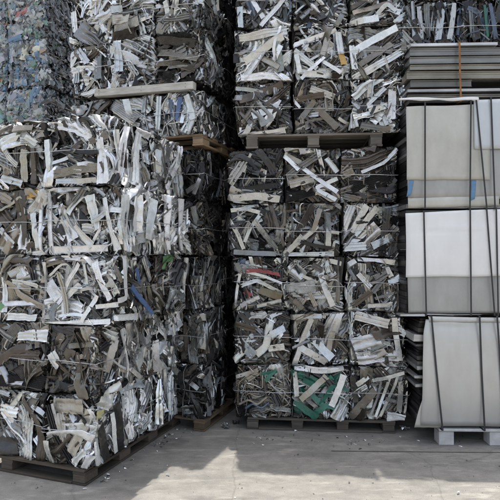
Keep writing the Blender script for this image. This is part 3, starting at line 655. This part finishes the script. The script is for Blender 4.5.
C_rec = [[rc(LIGHT, ang=80, coh=.5), rc(LIGHT, ang=-30), GREYB], [rc(BROWN, ang=5, spread=.12, bundle=.5, sheet=.15, pal={'n': 4, 'g': 4, 'B': 2, 'k': 3, 'G': 1}), LIGHT, LIGHT], [rc(GREYB, len=(.06, .2)), rc(LIGHT, ang=10), LIGHT]]
zs = [(zC + .10, .375), (zC + .10 + .375 + .075, .44), (zC + .10 + .375 + .075 + .445, .45), (zC + .10 + .375 + .075 + .90, .45)]
for k in range(4):
    z, hh = zs[k]
    for i in range(3 if k < 3 else 0):
        bw = .455
        dp = .23 if i == 0 else .6
        h = np.array([bw / 2 - .005, dp - .005, hh / 2 - .004])
        c = on(CD, dX, dY, -bw * (i + .5), dp) + rng.normal(0, .005, 2)
        fc = [('front', 1, C_rec[k][i])]
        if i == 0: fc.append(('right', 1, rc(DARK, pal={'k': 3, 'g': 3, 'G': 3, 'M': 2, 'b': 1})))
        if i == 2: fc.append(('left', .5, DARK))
        scrap_bale(f'C{k}c{i}', (c[0], c[1], z), yA + R(rng.normal(0, .6)), h, fc, f'{C_look[k][i]}, {["right", "middle", "left"][i]} bale, {["bottom", "middle", "highest"][k]} row of upper left stack', 'bales of the upper left stack')
    for j in (1, 2, 3):
        h = np.array([.2275, .225, hh / 2 - .004])
        c = on(CD, dX, dY, -.2275, .23 + .46 * j)
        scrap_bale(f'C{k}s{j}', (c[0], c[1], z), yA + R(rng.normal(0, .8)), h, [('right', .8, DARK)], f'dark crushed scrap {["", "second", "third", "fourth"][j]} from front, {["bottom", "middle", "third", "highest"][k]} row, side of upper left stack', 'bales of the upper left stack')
# pale timber lying between the two lower rows of C
pc = on(CD, dX, dY, -1.2, .0)
pk = empty('wooden_plank', (pc[0], pc[1], zs[0][0] + zs[0][1] + .036), yA); pk.rotation_euler = (0, R(1.9), yA)
tag(pk, 'pale wooden plank laid between lower rows of the upper left stack', 'plank')
m = MB(); m.box((.13, -.03, 0), (1.12, .04, .066), (1, 1, 1, 0), .002); m.build('board', M_PALEWOOD, pk, bevel=.004)
m = MB()
for x in (.18, .62, 1.05):
    for zz in (.02, .05): tube_loop(m, [(x, -.029, zz), (x, -.0335, zz)], .004, False, 6, (.3, .25, .2, .5))
m.build('nail', M_WIRE, pk)

# ---------- centre stack B and the one above it
yB = R(-5); bX = np.array([math.cos(yB), math.sin(yB)]); bY = np.array([-math.sin(yB), math.cos(yB)])
ZB = 4.31
B_look = [['grey plank and thin angle strips', 'green scrap with white sheet border', 'tangle of thin tan rods'],
          ['pale crumpled sheets and ribbed channel', 'long slanting pale channels', 'white curved channel and bluish block'],
          ['grey brown folded strips', 'pale ribbed block and slanted strips', 'red scrap with pale frame strips'],
          ['white channels leaning over dark sheets', 'brown grooved panel and pale strips', 'thin crossing grey strips'],
          ['dark brown sheets and grooved block', 'white angle strips over tan sheets', 'glossy black sheet and tan plank']]
B_rec = [[rc(GREYB, ang=70), rc(pal={'E': 2.4, 'W': 2, 'w': 2, 'T': 1, 'k': 2, 'G': 2}, sheet=.25), CURLY],
         [rc(LIGHT, sheet=.6), rc(STRIPS, ang=55), rc(MIXED, pal={'w': 3, 'G': 3, 'B': 2, 'n': 2, 'k': 2, 'M': 1})],
         [rc(GREYB), rc(STRIPS, pal={'w': 3, 'T': 3, 'n': 3, 'G': 2, 'B': 1}), rc(GREYB, pal={'w': 2, 'G': 2, 'B': 2, 'n': 2, 'k': 3, 'R': .15})],
         [rc(GREYB, pal={'w': 3, 'G': 3, 'k': 3, 'g': 3}), rc(STRIPS), rc(STRIPS, pal={'G': 4, 'g': 3, 'k': 3, 'n': 2, 'w': 1})],
         [rc(BROWN, sheet=.5, ang=15), rc(STRIPS, pal={'T': 3, 'w': 3, 'n': 2, 'k': 2}), rc(DARK, sheet=.6, pal={'K': 5, 'k': 3, 'T': 1, 'w': 1, 'g': 2})]]
rp = [410, 408, 404, 401, 398]; lp = [235, 235, 232, 229, 229]
COLN = ['right', 'middle', 'left']
for k in range(5):
    z = .108 + k * .456
    CB = np.array([(rp[k] - 250) / F * ZB, ZB]); W = ray_t(lp[k], CB, -bX); bw = W / 3
    for i in range(3):
        h = np.array([bw / 2 - .006, .63, .456 / 2 - .004])
        c = on(CB, bX, bY, -bw * (i + .5), .635) + np.array([rng.normal(0, .004), rng.normal(0, .008)])
        fc = [('front', 1, B_rec[k][i])]
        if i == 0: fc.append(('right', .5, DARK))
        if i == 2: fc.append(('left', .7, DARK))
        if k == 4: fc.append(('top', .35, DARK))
        scrap_bale(f'B{k}c{i}', (c[0], c[1], z), yB + R(rng.normal(0, .7)), h, fc, f'{B_look[k][i]}, {COLN[i]} bale, {ROWS[k]} of centre stack', 'bales of the centre stack')
CB = np.array([(410 - 250) / F * ZB, ZB])
pallet('wooden_pallet', 'low dark wooden pallet under the centre stack, on shaded concrete', (*(CB - bX * .12 + bY * .01), 0), yB, 1.24, 1.3, .104, M_WOOD, 'wooden pallets under the bales', .5, 7, 4, 4, True, .3)
zT = .108 + 5 * .456 + .006
CT = np.array([(404 - 250) / F * ZB, ZB])
pallet('wooden_pallet', 'grey wooden pallet with three blocks showing under upper centre stack', (*(CT - bX * .175), zT), yB, 1.14, 1.3, .118, M_WOOD, 'wooden pallets under the bales', .95, 9, 4, grey=.3)
T_look = [['grey crumple and small white panel', 'crossed brown channels', 'brown channel over white edge strips'],
          ['two long white channels on brown scrap', 'white strips with orange patch', 'long pale strips fanned out'],
          ['pale slanted sheet on brown scrap', 'dark small scrap', 'white crossing strips']]
T_rec = [[rc(LIGHT), rc(BROWN, sheet=.15, len=(.14, .36)), rc(BROWN, pal={'B': 3, 'n': 3, 'w': 2, 'G': 2, 'k': 2})],
         [rc(STRIPS, ang=35, pal={'n': 3, 'G': 3, 'g': 3, 'w': 2, 'B': 2}), rc(LIGHT, sheet=.15, pal={'W': 3, 'w': 4, 'T': 2, 'G': 3, 'n': 1}), rc(LIGHT, ang=35, sheet=.2)],
         [rc(STRIPS, ang=30), rc(DARK, pal={'k': 3, 'g': 4, 'G': 3, 'u': 1, 'M': 1}), rc(GREYB, pal={'W': 2, 'k': 3, 'g': 3, 'G': 2, 'u': .6})], [GREYB, DARK, GREYB]]
T_look.append(['grey mixed strips', 'dark mixed scrap', 'grey strips'])  # fourth row, out of view, added to cast its shadow on the ground
for k in range(4):
    z = zT + .119 + k * .452
    tr = [408, 408, 407, 407][k]
    CT = np.array([(tr - 250) / F * ZB, ZB]); bw = ray_t(236, CT, -bX) / 3
    for i in range(3):
        h = np.array([bw / 2 - .006, .63, .452 / 2 - .004])
        c = on(CT, bX, bY, -bw * (i + .5), .635) + np.array([rng.normal(0, .004), rng.normal(0, .008)])
        fc = [('front', 1 if k < 3 else .4, T_rec[k][i])]
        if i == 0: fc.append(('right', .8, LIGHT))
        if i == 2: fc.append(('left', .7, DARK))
        scrap_bale(f'T{k}c{i}', (c[0], c[1], z), yB + R(rng.normal(0, .7)), h, fc, f'{T_look[k][i]}, {COLN[i]} bale, {["bottom", "second", "third", "highest"][k]} row of upper centre stack', 'bales of the upper centre stack')

# ---------- bales of crushed plastic bottles at far left
PETC = [(.42, .44, .44), (.30, .36, .40), (.20, .30, .36), (.16, .34, .24), (.10, .25, .42), (.55, .56, .56), (.30, .26, .22), (.42, .24, .12), (.40, .12, .11), (.62, .58, .42), (.25, .25, .33), (.12, .14, .15), (.35, .33, .40)]
PETW = np.array([5, 6, 4, 2.2, 2.2, 2.5, 1.5, .5, .3, .4, 2.5, 4, 2.0]); PETW = PETW / PETW.sum()
m_pet, nt, p = nodes('crushed_plastic'); p.inputs['Coat Weight'].default_value = .5; p.inputs['Subsurface Weight'].default_value = 0
at = N(nt, 'ShaderNodeAttribute', attribute_name='Col'); nt.links.new(at.outputs['Color'], p.inputs['Base Color'])
p.inputs['Roughness'].default_value = .28
CP = np.array([(46 - 250) / F * 6.0, 6.0])
for k in range(5):
    z = 2.31 + k * .56; rg = np.random.default_rng(900 + k)
    for i in range(2):
        hx = .5 if i else .28
        x1 = 0 if i == 0 else -.56
        h = np.array([hx - .004, .6, .275])
        c = on(CP, dX, dY, x1 - hx, .6) + rg.normal(0, .012, 2)
        root = empty('bottle_bale', (c[0], c[1], z), yA + R(rg.normal(0, 1)))
        tag(root, f'bale of crushed coloured plastic bottles, {["narrow bale beside dark edge", "at far left edge"][i]}, {["lowest", "second", "third", "fourth", "highest"][k]} visible row', 'bale', 'plastic bottle bales at the far left')
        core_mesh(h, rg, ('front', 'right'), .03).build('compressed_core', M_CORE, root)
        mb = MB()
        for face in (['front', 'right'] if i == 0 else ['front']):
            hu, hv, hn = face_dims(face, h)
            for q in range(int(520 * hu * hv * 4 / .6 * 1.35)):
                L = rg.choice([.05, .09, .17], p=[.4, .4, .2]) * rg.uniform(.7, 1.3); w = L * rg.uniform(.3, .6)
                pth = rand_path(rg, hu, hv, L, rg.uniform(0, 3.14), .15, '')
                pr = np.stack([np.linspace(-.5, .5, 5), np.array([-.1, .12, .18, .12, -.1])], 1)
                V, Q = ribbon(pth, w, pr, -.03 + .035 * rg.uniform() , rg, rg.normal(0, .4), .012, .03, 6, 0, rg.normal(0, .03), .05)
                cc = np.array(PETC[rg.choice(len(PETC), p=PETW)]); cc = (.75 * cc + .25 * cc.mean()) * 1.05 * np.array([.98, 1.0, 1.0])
                cc = cc * rg.uniform(.6, 1.0) * (.16 if face == 'right' else 1)  # shade of the right side is put into the bottle colours
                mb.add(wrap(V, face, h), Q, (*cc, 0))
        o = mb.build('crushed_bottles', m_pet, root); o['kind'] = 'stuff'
        wire_ring(h, .18, rg, .008).build('baling_wire', M_WIRE, root); wire_ring(h, .38, rg, .008).build('baling_wire', M_WIRE, root)

# ---------- right hand sheet bundles E
yE = R(-1.5); eX = np.array([math.cos(yE), math.sin(yE)]); eY = np.array([-math.sin(yE), math.cos(yE)])
CE = np.array([(406 - 250) / F * 4.08, 4.08]); WE, DE = 1.42, 1.15
S = 4.08 / F
def X(px): return (px - 406) * S          # local x on the bundles' front plane
def Zh(py): return EYE + (250 - py) * S    # height on that plane
def sheet(name, mat, parent, pts_l, pts_r, y0=-.004, bow=.006, nx=24, ny=18, seed=0, wav=.003, dent=None, th=.0):
    """upright sheet between two edge lines (x,z lists), slightly bowed towards us"""
    rg = np.random.default_rng(seed)
    tl = np.linspace(0, 1, ny)
    Lx = np.interp(tl, np.linspace(0, 1, len(pts_l)), [a for a, b in pts_l]); Lz = np.interp(tl, np.linspace(0, 1, len(pts_l)), [b for a, b in pts_l])
    Rx = np.interp(tl, np.linspace(0, 1, len(pts_r)), [a for a, b in pts_r]); Rz = np.interp(tl, np.linspace(0, 1, len(pts_r)), [b for a, b in pts_r])
    s = np.linspace(0, 1, nx)[None, :]
    x = Lx[:, None] * (1 - s) + Rx[:, None] * s; z = Lz[:, None] * (1 - s) + Rz[:, None] * s
    z = z + wav * 1.2 * np.sin(s * 9 + seed) * (tl[:, None] < .08) + wav * np.sin(s * 17 + seed) * (tl[:, None] > .95)
    y = y0 - bow * np.sin(math.pi * tl)[:, None] * (1 + 0 * s) + wav * (np.sin(x * 7 + seed) * np.sin(z * 5 + seed) + .5 * np.sin(x * 15 + z * 11 + seed))
    if dent:
        for (dx_, dz_, rr, aa) in dent: y = y + aa * np.exp(-(((x - dx_) / rr[0]) ** 2 + ((z - dz_) / rr[1]) ** 2))
    V = np.stack([x, y, z], -1).reshape(-1, 3); idx = np.arange(nx * ny).reshape(ny, nx)
    Q = np.stack([idx[:-1, :-1].ravel(), idx[1:, :-1].ravel(), idx[1:, 1:].ravel(), idx[:-1, 1:].ravel()], 1)
    mb = MB(); mb.add(V, Q, (1, 1, 1, 0)); o = mb.build(name, mat, parent, smooth=True)
    sm = o.modifiers.new('thick', 'SOLIDIFY'); sm.thickness = .0025; sm.offset = -1
    return o
def strap(parent, pts, w=.013, y=-.012, depth=DE, wrap_top=True, mat=None):
    mb = MB()
    P = [(x, y, z) for x, z in pts]
    if wrap_top: P = [(pts[0][0], depth * .96, pts[0][1])] + P + [(pts[-1][0], depth * .96, pts[-1][1] )]
    for a, b in zip(P[:-1], P[1:]):
        a = np.array(a); b = np.array(b)
        t = .0011
        if abs(a[1] - b[1]) > .1: off = np.array([0, 0, t])
        else: off = np.array([0, t, 0])
        wv = np.array([w / 2, 0, 0])
        V = [a - wv - off, a + wv - off, b + wv - off, b - wv - off, a - wv + off, a + wv + off, b + wv + off, b - wv + off]
        mb.add(V, [(0,3,2,1),(4,5,6,7),(0,1,5,4),(1,2,6,5),(2,3,7,6),(3,0,4,7)], (1, 1, 1, 0))
    return mb.build('strap', mat or M_STRAP, parent)
def layers(parent, z0, z1, n, x0, rough, seed, mats=None, x1=WE):
    rg = np.random.default_rng(seed); zz = z0; mb = MB()
    hs = rg.uniform(.6, 1.6, n); hs = hs / hs.sum() * (z1 - z0)
    for q in hs:
        i0 = rg.uniform(0, rough); yy = rg.uniform(.012, .03)
        c = rg.choice([.015, .03, .05, .09, .3], p=[.3, .3, .2, .15, .05])
        mb.box((x0 + i0, yy, zz + .001), (x1 - rg.uniform(0, .03), DE - rg.uniform(0, .05), zz + q - .002), (c, c * .98, c * .94, .3))
        zz += q
    return mb.build('stacked_sheets', M_PROFILE, parent)

# bottom bundle on its white pallet
zb0, zb1 = .138, Zh(316)
pw = (CE[0] + eX[0] * X(438.5), CE[1] + eX[1] * X(438.5))
wp = empty('white_pallet', (pw[0], pw[1], 0), yE); tag(wp, 'white pallet with square legs under the bottom sheet bundle', 'pallet')
m = MB(); m.box((0, -.012, .112), (1.2, DE - .03, .134), (1, 1, 1, 0)); m.build('deck', M_WHITEPAL, wp, bevel=.004)
for i, x in enumerate((0, X(485) - X(435), .86, 1.08)):
    for y in (.0, .5, DE - .15):
        m = MB(); m.box((x + .002, y, .001), (x + .118, y + .12, .107), (1, 1, 1, 0)); m.build('leg', M_WHITEPAL, wp, bevel=.004)
b1 = empty('sheet_bundle', (CE[0], CE[1], 0), yE)
tag(b1, 'bottom bundle of strapped metal sheets wrapped by a bulging pale sheet', 'sheet bundle', 'strapped sheet bundles at the right')
layers(b1, zb0 + .004, zb1 - .02, 30, X(418), .025, 41)
for i, (py, hh, ln, c) in enumerate([(338, .05, .10, .62), (345, .02, .06, .12), (368, .022, .07, .45), (377, .02, .09, .5), (385, .022, .07, .4), (358, .02, .05, .1)]):
    m = MB(); z = Zh(py); m.box((X(414) + .010 * (i % 3), -.002, z - hh / 2), (X(426) + .03, .45, z + hh / 2), (c, c, c * .97, .1), .006); m.build('sheet_end', M_PROFILE, b1, bevel=.002)
sheet('front_sheet', M_PALESHEET, b1, [(X(425), Zh(319)), (X(422), Zh(332)), (X(421), Zh(360)), (X(421), Zh(395)), (X(420), Zh(425))], [(WE, Zh(319)), (WE + .01, Zh(425))], -.014, .030, 30, 24, 3, .002, [(X(450), Zh(322), (.12, .012), -.012)])
sheet('folded_edge', M_PALESHEET, b1, [(X(427), Zh(316)), (X(428), Zh(322))], [(WE, Zh(317)), (WE, Zh(322))], -.024, .012, 24, 6, 8, .002)
sheet('inner_sheet', M_BEIGESHEET, b1, [(X(423), Zh(396)), (X(418), Zh(410)), (X(414), Zh(427))], [(X(440), Zh(396)), (X(440), Zh(427))], -.008, .004, 10, 10, 5, .001)
for pts in ([(X(429), Zh(315)), (X(434), Zh(370)), (X(440), Zh(428))], [(X(476), Zh(315)), (X(478), Zh(370)), (X(481), Zh(428))], [(X(493), Zh(315)), (X(498), Zh(390)), (X(501), Zh(428))]):
    strap(b1, pts, .014, -.054, DE, True)
# middle bundle
b2 = empty('sheet_bundle', (CE[0], CE[1], zb1 + .004), yE)
tag(b2, 'middle bundle of strapped metal sheets, white above and grey below', 'sheet bundle', 'strapped sheet bundles at the right')
zo = zb1 + .004
layers(b2, .004, Zh(210) - zo, 22, X(405.5), .012, 52)
sheet('upper_sheet', M_WHITESHEET, b2, [(X(405), Zh(213) - zo), (X(405.5), Zh(277) - zo)], [(WE, Zh(206) - zo), (WE, Zh(275) - zo)], -.012, .012, 34, 24, 11, .0022, [(X(440), Zh(232) - zo, (.2, .01), .006), (X(470), Zh(228) - zo, (.2, .012), -.006)])
sheet('lower_sheet', M_GREYSHEET, b2, [(X(407.5), Zh(274) - zo), (X(408.5), Zh(313) - zo)], [(WE, Zh(272) - zo), (WE, Zh(313) - zo)], .004, .004, 30, 14, 13, .0015)
for q, (xa, xb, yy, hgt) in enumerate([(400, 424, -.02, .012), (426, 452, -.014, .014), (446, 480, -.018, .010)]):
    m = MB(); m.box((X(xa), yy, .001 + .003 * q), (X(xb), .1, hgt), (.5, .5, .49, .4), .005); m.build('edge_strip', M_PROFILE, b2)
for pts in ([(X(422.5), Zh(211) - zo), (X(425), Zh(315) - zo)], [(X(468), Zh(208) - zo), (X(469), Zh(315) - zo)], [(X(484), Zh(208) - zo), (X(492), Zh(315) - zo)], [(X(493.5), Zh(208) - zo), (X(495.5), Zh(315) - zo)]):
    strap(b2, pts, .012, -.030, DE, True)
# top bundle
zt0 = Zh(209.5); zt1 = Zh(104)
b3 = empty('sheet_bundle', (CE[0], CE[1], zt0), yE)
tag(b3, 'top bundle of strapped sheets, stained beige front with blue tape', 'sheet bundle', 'strapped sheet bundles at the right')
layers(b3, .008, zt1 - zt0 - .012, 24, X(406.5), .012, 63)
sheet('back_sheet', M_GREYSHEET, b3, [(X(406), Zh(109) - zt0), (X(408), Zh(199) - zt0)], [(WE, Zh(109) - zt0), (WE, Zh(199) - zt0)], .004, .004, 30, 14, 17, .001)
sheet('beige_sheet', M_BEIGESHEET, b3, [(X(406), Zh(107) - zt0), (X(406.5), Zh(180) - zt0)], [(X(488), Zh(105) - zt0), (X(488.5), Zh(180) - zt0)], -.008, .006, 30, 20, 19, .0018)
sheet('bluish_sheet', M_BLUESHEET, b3, [(X(472), Zh(101) - zt0), (X(472.5), Zh(150) - zt0)], [(WE, Zh(98) - zt0), (WE, Zh(149) - zt0)], -.022, .004, 24, 12, 23, .0012)
sheet('cream_strip', M_BEIGESHEET, b3, [(X(408), Zh(198) - zt0), (X(408), Zh(208) - zt0)], [(X(498), Zh(196) - zt0), (X(498), Zh(206) - zt0)], .002, .002, 20, 4, 29, .001)
for xx, y1_, sl in ((411, 197, -2.5), (472.5, 201, -1)):
    sheet('blue_tape', M_BLUE, b3, [(X(xx - 2.2), Zh(180.5) - zt0), (X(xx - 2.2 + sl), Zh(y1_) - zt0)], [(X(xx + 2.6), Zh(180.5) - zt0), (X(xx + 2.2 + sl), Zh(y1_ - 2) - zt0)], -.006, .003, 5, 6, int(xx), .0006)
sheet('bent_sheet_edge', M_WHITESHEET, b3, [(X(398), Zh(99) - zt0), (X(398), Zh(101.5) - zt0)], [(X(476), Zh(99) - zt0), (X(476), Zh(102.5) - zt0)], -.03, .01, 26, 4, 31, .004)
for pts in ([(X(423.5), Zh(103) - zt0), (X(423.5), Zh(209) - zt0)], [(X(468.5), Zh(102) - zt0), (X(467.5), Zh(209) - zt0)], [(X(473.5), Zh(100) - zt0), (X(484), Zh(209) - zt0)], [(X(488), Zh(99) - zt0), (X(492), Zh(209) - zt0)]):
    strap(b3, pts, .012, -.036, DE, True)
# bundle of long profiles lying on top
zp0 = zt1 + .012
pb = empty('profile_bundle', (CE[0], CE[1], zp0), yE)
tag(pb, 'loose bundle of long grey metal profiles tied with rusty strap', 'profile bundle')
rg = np.random.default_rng(77); zz = 0
bands = [  # height, colour, set-back, tilt, right-hand end cut short (px) or 0
 (.030, (.075, .075, .07), .02, .0, 0), (.022, (.22, .21, .19), .0, .0, 0), (.018, (.05, .05, .05), .04, 0, 0), (.020, (.46, .46, .45), -.004, -.25, 0),
 (.014, (.06, .06, .055), .04, 0, 0), (.046, (.19, .185, .17), .0, -.2, 471), (.010, (.04, .04, .04), .05, 0, 0), (.052, (.31, .285, .235), .004, .15, 0),
 (.009, (.035, .035, .035), .04, 0, 482), (.034, (.36, .345, .30), .0, -.2, 0), (.010, (.05, .05, .05), .045, 0, 0), (.046, (.30, .30, .285), .006, -.35, 0),
 (.008, (.05, .05, .05), .03, 0, 0), (.050, (.27, .27, .26), .0, -.1, 0), (.012, (.05, .05, .05), .03, 0, 0), (.020, (.80, .80, .79), -.012, -.35, 496)]
tot = sum(b[0] for b in bands); kz = (Zh(44) - zp0) / tot
for bi, (hb, c, iny, tl, cut) in enumerate(bands):
    hb *= kz
    ysplit = [0, .16, .36, .6, .85, 1.05]
    for q in range(5):
        if q and bi % 2: continue
        k = 1 if q == 0 else rg.uniform(.5, 1.2); cc = np.array(c) * k
        x0 = X(408) + rg.uniform(-.01, .022); xe = X(cut) if cut and q == 0 else WE + rg.uniform(-.05, .25)
        y0 = ysplit[q] + (iny if q == 0 else .004) + rg.uniform(0, .004); y1 = ysplit[q + 1] - .004
        m = MB(); C4 = (*cc, .3)
        if q == 0 and hb > .025:      # open channel: web, two flanges and a shallow rib
            e = .0025
            m.box((x0, y0 + .004, zz + .001), (xe, y1, zz + hb - .001), C4)
            m.box((x0 - .001, y0 - .006, zz + .0012), (xe + .001, y0 + .006, zz + .0012 + e), (*(cc * 1.25), .3))
            m.box((x0 - .001, y0 - .008, zz + hb - .0012 - e * 1.6), (xe + .001, y0 + .006, zz + hb - .0012), (*(cc * 1.3), .3))
            if bi in (7, 13): m.box((x0 - .001, y0 + .001, zz + hb * .56), (xe + .001, y0 + .006, zz + hb * .6), (*(cc * .8), .3))
        else:
            m.box((x0, y0, zz + .001), (xe, y1, zz + hb - .001), C4)
        o = m.build('metal_profile', M_PROFILE, pb, bevel=.001)
        if q == 0:
            P0 = Vector((x0, y0, zz)); a = R(tl * .9); b = R(rg.normal(0, .1))
            o.rotation_euler = (0, a, b); Rm = o.rotation_euler.to_matrix(); o.location = P0 - Rm @ P0
    zz += hb
strap(pb, [(X(457.5), zz + .002), (X(458), zz * .5), (X(459), .0)], .014, -.03, 1.1, True, M_ORANGE)

# ---------- dark bales standing on the profiles
CF = CE + eX * X(408) + eY * .24
zF = zp0 + zz + .006
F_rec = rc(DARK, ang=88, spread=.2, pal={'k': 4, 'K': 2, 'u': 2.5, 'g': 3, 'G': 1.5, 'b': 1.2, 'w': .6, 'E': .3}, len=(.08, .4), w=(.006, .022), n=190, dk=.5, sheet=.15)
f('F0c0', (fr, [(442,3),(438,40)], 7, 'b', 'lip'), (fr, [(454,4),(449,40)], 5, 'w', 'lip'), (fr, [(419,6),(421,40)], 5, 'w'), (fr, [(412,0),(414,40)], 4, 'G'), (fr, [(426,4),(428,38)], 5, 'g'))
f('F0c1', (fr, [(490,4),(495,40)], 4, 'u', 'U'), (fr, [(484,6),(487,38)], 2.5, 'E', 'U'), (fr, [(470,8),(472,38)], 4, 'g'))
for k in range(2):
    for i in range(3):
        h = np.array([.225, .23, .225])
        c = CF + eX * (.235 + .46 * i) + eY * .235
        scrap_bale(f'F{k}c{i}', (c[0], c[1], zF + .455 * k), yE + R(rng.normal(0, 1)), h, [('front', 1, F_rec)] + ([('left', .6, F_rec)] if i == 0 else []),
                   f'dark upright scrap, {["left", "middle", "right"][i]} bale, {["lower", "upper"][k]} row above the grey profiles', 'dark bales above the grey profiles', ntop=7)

# ---------- ground and litter
gm = MB(); gm.add([(-300, -200, 0), (300, -200, 0), (300, 500, 0), (-300, 500, 0)], [(0, 1, 2, 3)], (1, 1, 1, 0))
tag(gm.build('concrete_ground', M_GROUND), kind='structure')
# expansion joint running in front of the right bundles
jm = MB()
M_JOINT = mat_plain('joint_filler', (.15, .14, .12), .9, 0, .4, 30)
jp = [(.62, 3.955), (1.2, 3.94), (2.0, 3.92), (3.5, 3.89)]
for (xa, ya), (xb, yb) in zip(jp[:-1], jp[1:]):
    jm.add([(xa, ya - .006, .0035), (xb, yb - .006, .0035), (xb, yb + .006, .0035), (xa, ya + .006, .0035)], [(0, 1, 2, 3)], (1, 1, 1, 0))
tag(jm.build('ground_joint', M_JOINT), kind='structure')
def ground_pt(px, py):
    d = EYE * F / (py - 250); return ((px - 250) / F * d, d)
TONE[0] = 1.0
lit = [(168, 476, .022, 'w', 'small pale scrap chip on sunlit concrete left of centre'), (225, 428, .06, 'G', 'twisted grey scrap fallen beside the shadowed pallet'), (296, 432, .018, 'w', 'tiny pale chip in front of the centre pallet'),
       (372, 441, .016, 'w', 'tiny pale flake on shaded concrete right of centre'), (404, 430, .055, 'M', 'crumpled silver scrap between centre stack and white pallet'), (263, 446, .014, 'w', 'tiny pale flake near the tip of the shadow'),
       (458, 494, .02, 'W', 'white flake on sunlit concrete at lower right'), (236, 424, .05, 'k', 'thin dark strip lying at foot of the centre stack')]
for i, (px, py, sz, ck, lab) in enumerate(lit):
    x, y = ground_pt(px, py); rg = np.random.default_rng(300 + i); mb = MB()
    for q in range(3 if sz > .04 else 1):
        a = rg.uniform(0, 3.1)
        P = np.array([(0, 0), (math.cos(a), math.sin(a)), (math.cos(a) + math.cos(a + 1), math.sin(a) + math.sin(a + 1))]) * sz * .7
        P -= P.mean(0)
        V, Q = ribbon(P, sz * .55, np.stack([np.linspace(-.5, .5, 6), np.zeros(6)], 1), sz * .35 + .004, rg, rg.normal(0, .3), sz * .25, sz * .8, 8, 1, 0, .08)
        V[:, 2] = np.maximum(V[:, 2], .002)
        mb.add(V, Q, colour(ck, rg, len(V)))
    o = mb.build('scrap_shard', M_SCRAP); o.location = (x, y, 0); tag(o, lab, 'scrap', 'scrap pieces on the ground')

mb = MB(); rg = np.random.default_rng(55)
for q in range(260):
    d = rg.uniform(2.7, 4.35); x = rg.uniform(-.55, .52) * d
    r = rg.choice([.0025, .004, .007], p=[.7, .24, .06]) * rg.uniform(.7, 1.3)
    V = np.array([(-1, -1, 0), (1, -1, 0), (1, 1, 0), (-1, 1, 0), (-.5, -.5, .9), (.5, -.5, .9), (.5, .5, .9), (-.5, .5, .9)], float) * r * rg.uniform(.6, 1.4, 3) + rg.normal(0, r * .25, (8, 3))
    V += (x, d, .003); V[:, 2] = np.maximum(V[:, 2], .001)
    c = rg.choice([.10, .15, .22, .34, .6], p=[.12, .22, .34, .26, .06])
    mb.add(V, [(0,3,2,1),(4,5,6,7),(0,1,5,4),(1,2,6,5),(2,3,7,6),(3,0,4,7)], (c, c * .96, c * .88, 0))
for q in range(90):     # chips that fell off the bales, thickest along the pallets
    if q % 2: a = rg.uniform(); x, d = -1.06 + .34 * a * 1.3 + abs(rg.normal(.03, .08)), 3.34 + .94 * a * 1.3 - abs(rg.normal(0, .03))
    else: x, d = rg.uniform(-.1, 1.9), 4.27 - abs(rg.normal(0, .13))
    P = np.array([(0, 0), (.6, .1), (1, .5)]) * rg.uniform(.008, .028); th = rg.uniform(0, 6.3); cth, sth = math.cos(th), math.sin(th)
    P = P @ np.array([(cth, sth), (-sth, cth)])
    V, Q = ribbon(P, rg.uniform(.004, .011), PROFILES['L'], .006, rg, rg.normal(0, .5), 0, .05, 5, 0, .004)
    V[:, 2] = np.maximum(V[:, 2], .001); V[:, 0] += x; V[:, 1] += d
    mb.add(V, Q, colour(rg.choice(['W', 'w', 'M', 'G', 'g', 'k', 'B']), rg, len(V)))
tag(mb.build('ground_grit', M_SCRAP), 'fine grit and small scrap chips scattered over the concrete yard', 'grit', kind='stuff')

# ---------- light
w = bpy.data.worlds.new('World'); SC.world = w; w.use_nodes = True
nt = w.node_tree; bg = nt.nodes['Background']
sky = nt.nodes.new('ShaderNodeTexSky'); sky.sky_type = 'NISHITA'; sky.sun_disc = False
ELEV, AZ = 78.5, -4.0
sky.sun_elevation = R(ELEV); sky.sun_rotation = R(AZ); sky.air_density = 1.0; sky.dust_density = 4.0; sky.ozone_density = .6
hs = nt.nodes.new('ShaderNodeHueSaturation'); hs.inputs['Saturation'].default_value = .55     # hazy, whitish daylight
nt.links.new(sky.outputs[0], hs.inputs['Color']); nt.links.new(hs.outputs[0], bg.inputs[0]); bg.inputs[1].default_value = .31
sl = bpy.data.lights.new('Sun', 'SUN'); sl.energy = 5.0; sl.angle = R(.55); sl.color = (1, .955, .88)
so = bpy.data.objects.new('sun_lamp', sl); COL.objects.link(so)
from mathutils import Vector
sd = Vector((math.sin(R(AZ)) * math.cos(R(ELEV)), math.cos(R(AZ)) * math.cos(R(ELEV)), math.sin(R(ELEV))))
so.rotation_euler = (-sd).to_track_quat('-Z', 'Y').to_euler(); so.location = sd * 30

# ---------- camera
cam = bpy.data.cameras.new('Camera'); co = bpy.data.objects.new('Camera', cam); COL.objects.link(co)
co.location = (0, 0, EYE); co.rotation_euler = (R(90), 0, 0)
cam.sensor_fit = 'HORIZONTAL'; cam.sensor_width = 36; cam.lens = F / 500 * 36; cam.clip_start = .05; cam.clip_end = 2000
SC.camera = co
SC.view_settings.view_transform = 'Standard'; SC.view_settings.look = 'None'; SC.view_settings.exposure = 0
SC.render.engine = 'CYCLES'
SC.cycles.use_adaptive_sampling = True
SC.cycles.adaptive_threshold = .03
SC.cycles.max_bounces = 5
SC.cycles.diffuse_bounces = 3
SC.cycles.glossy_bounces = 2
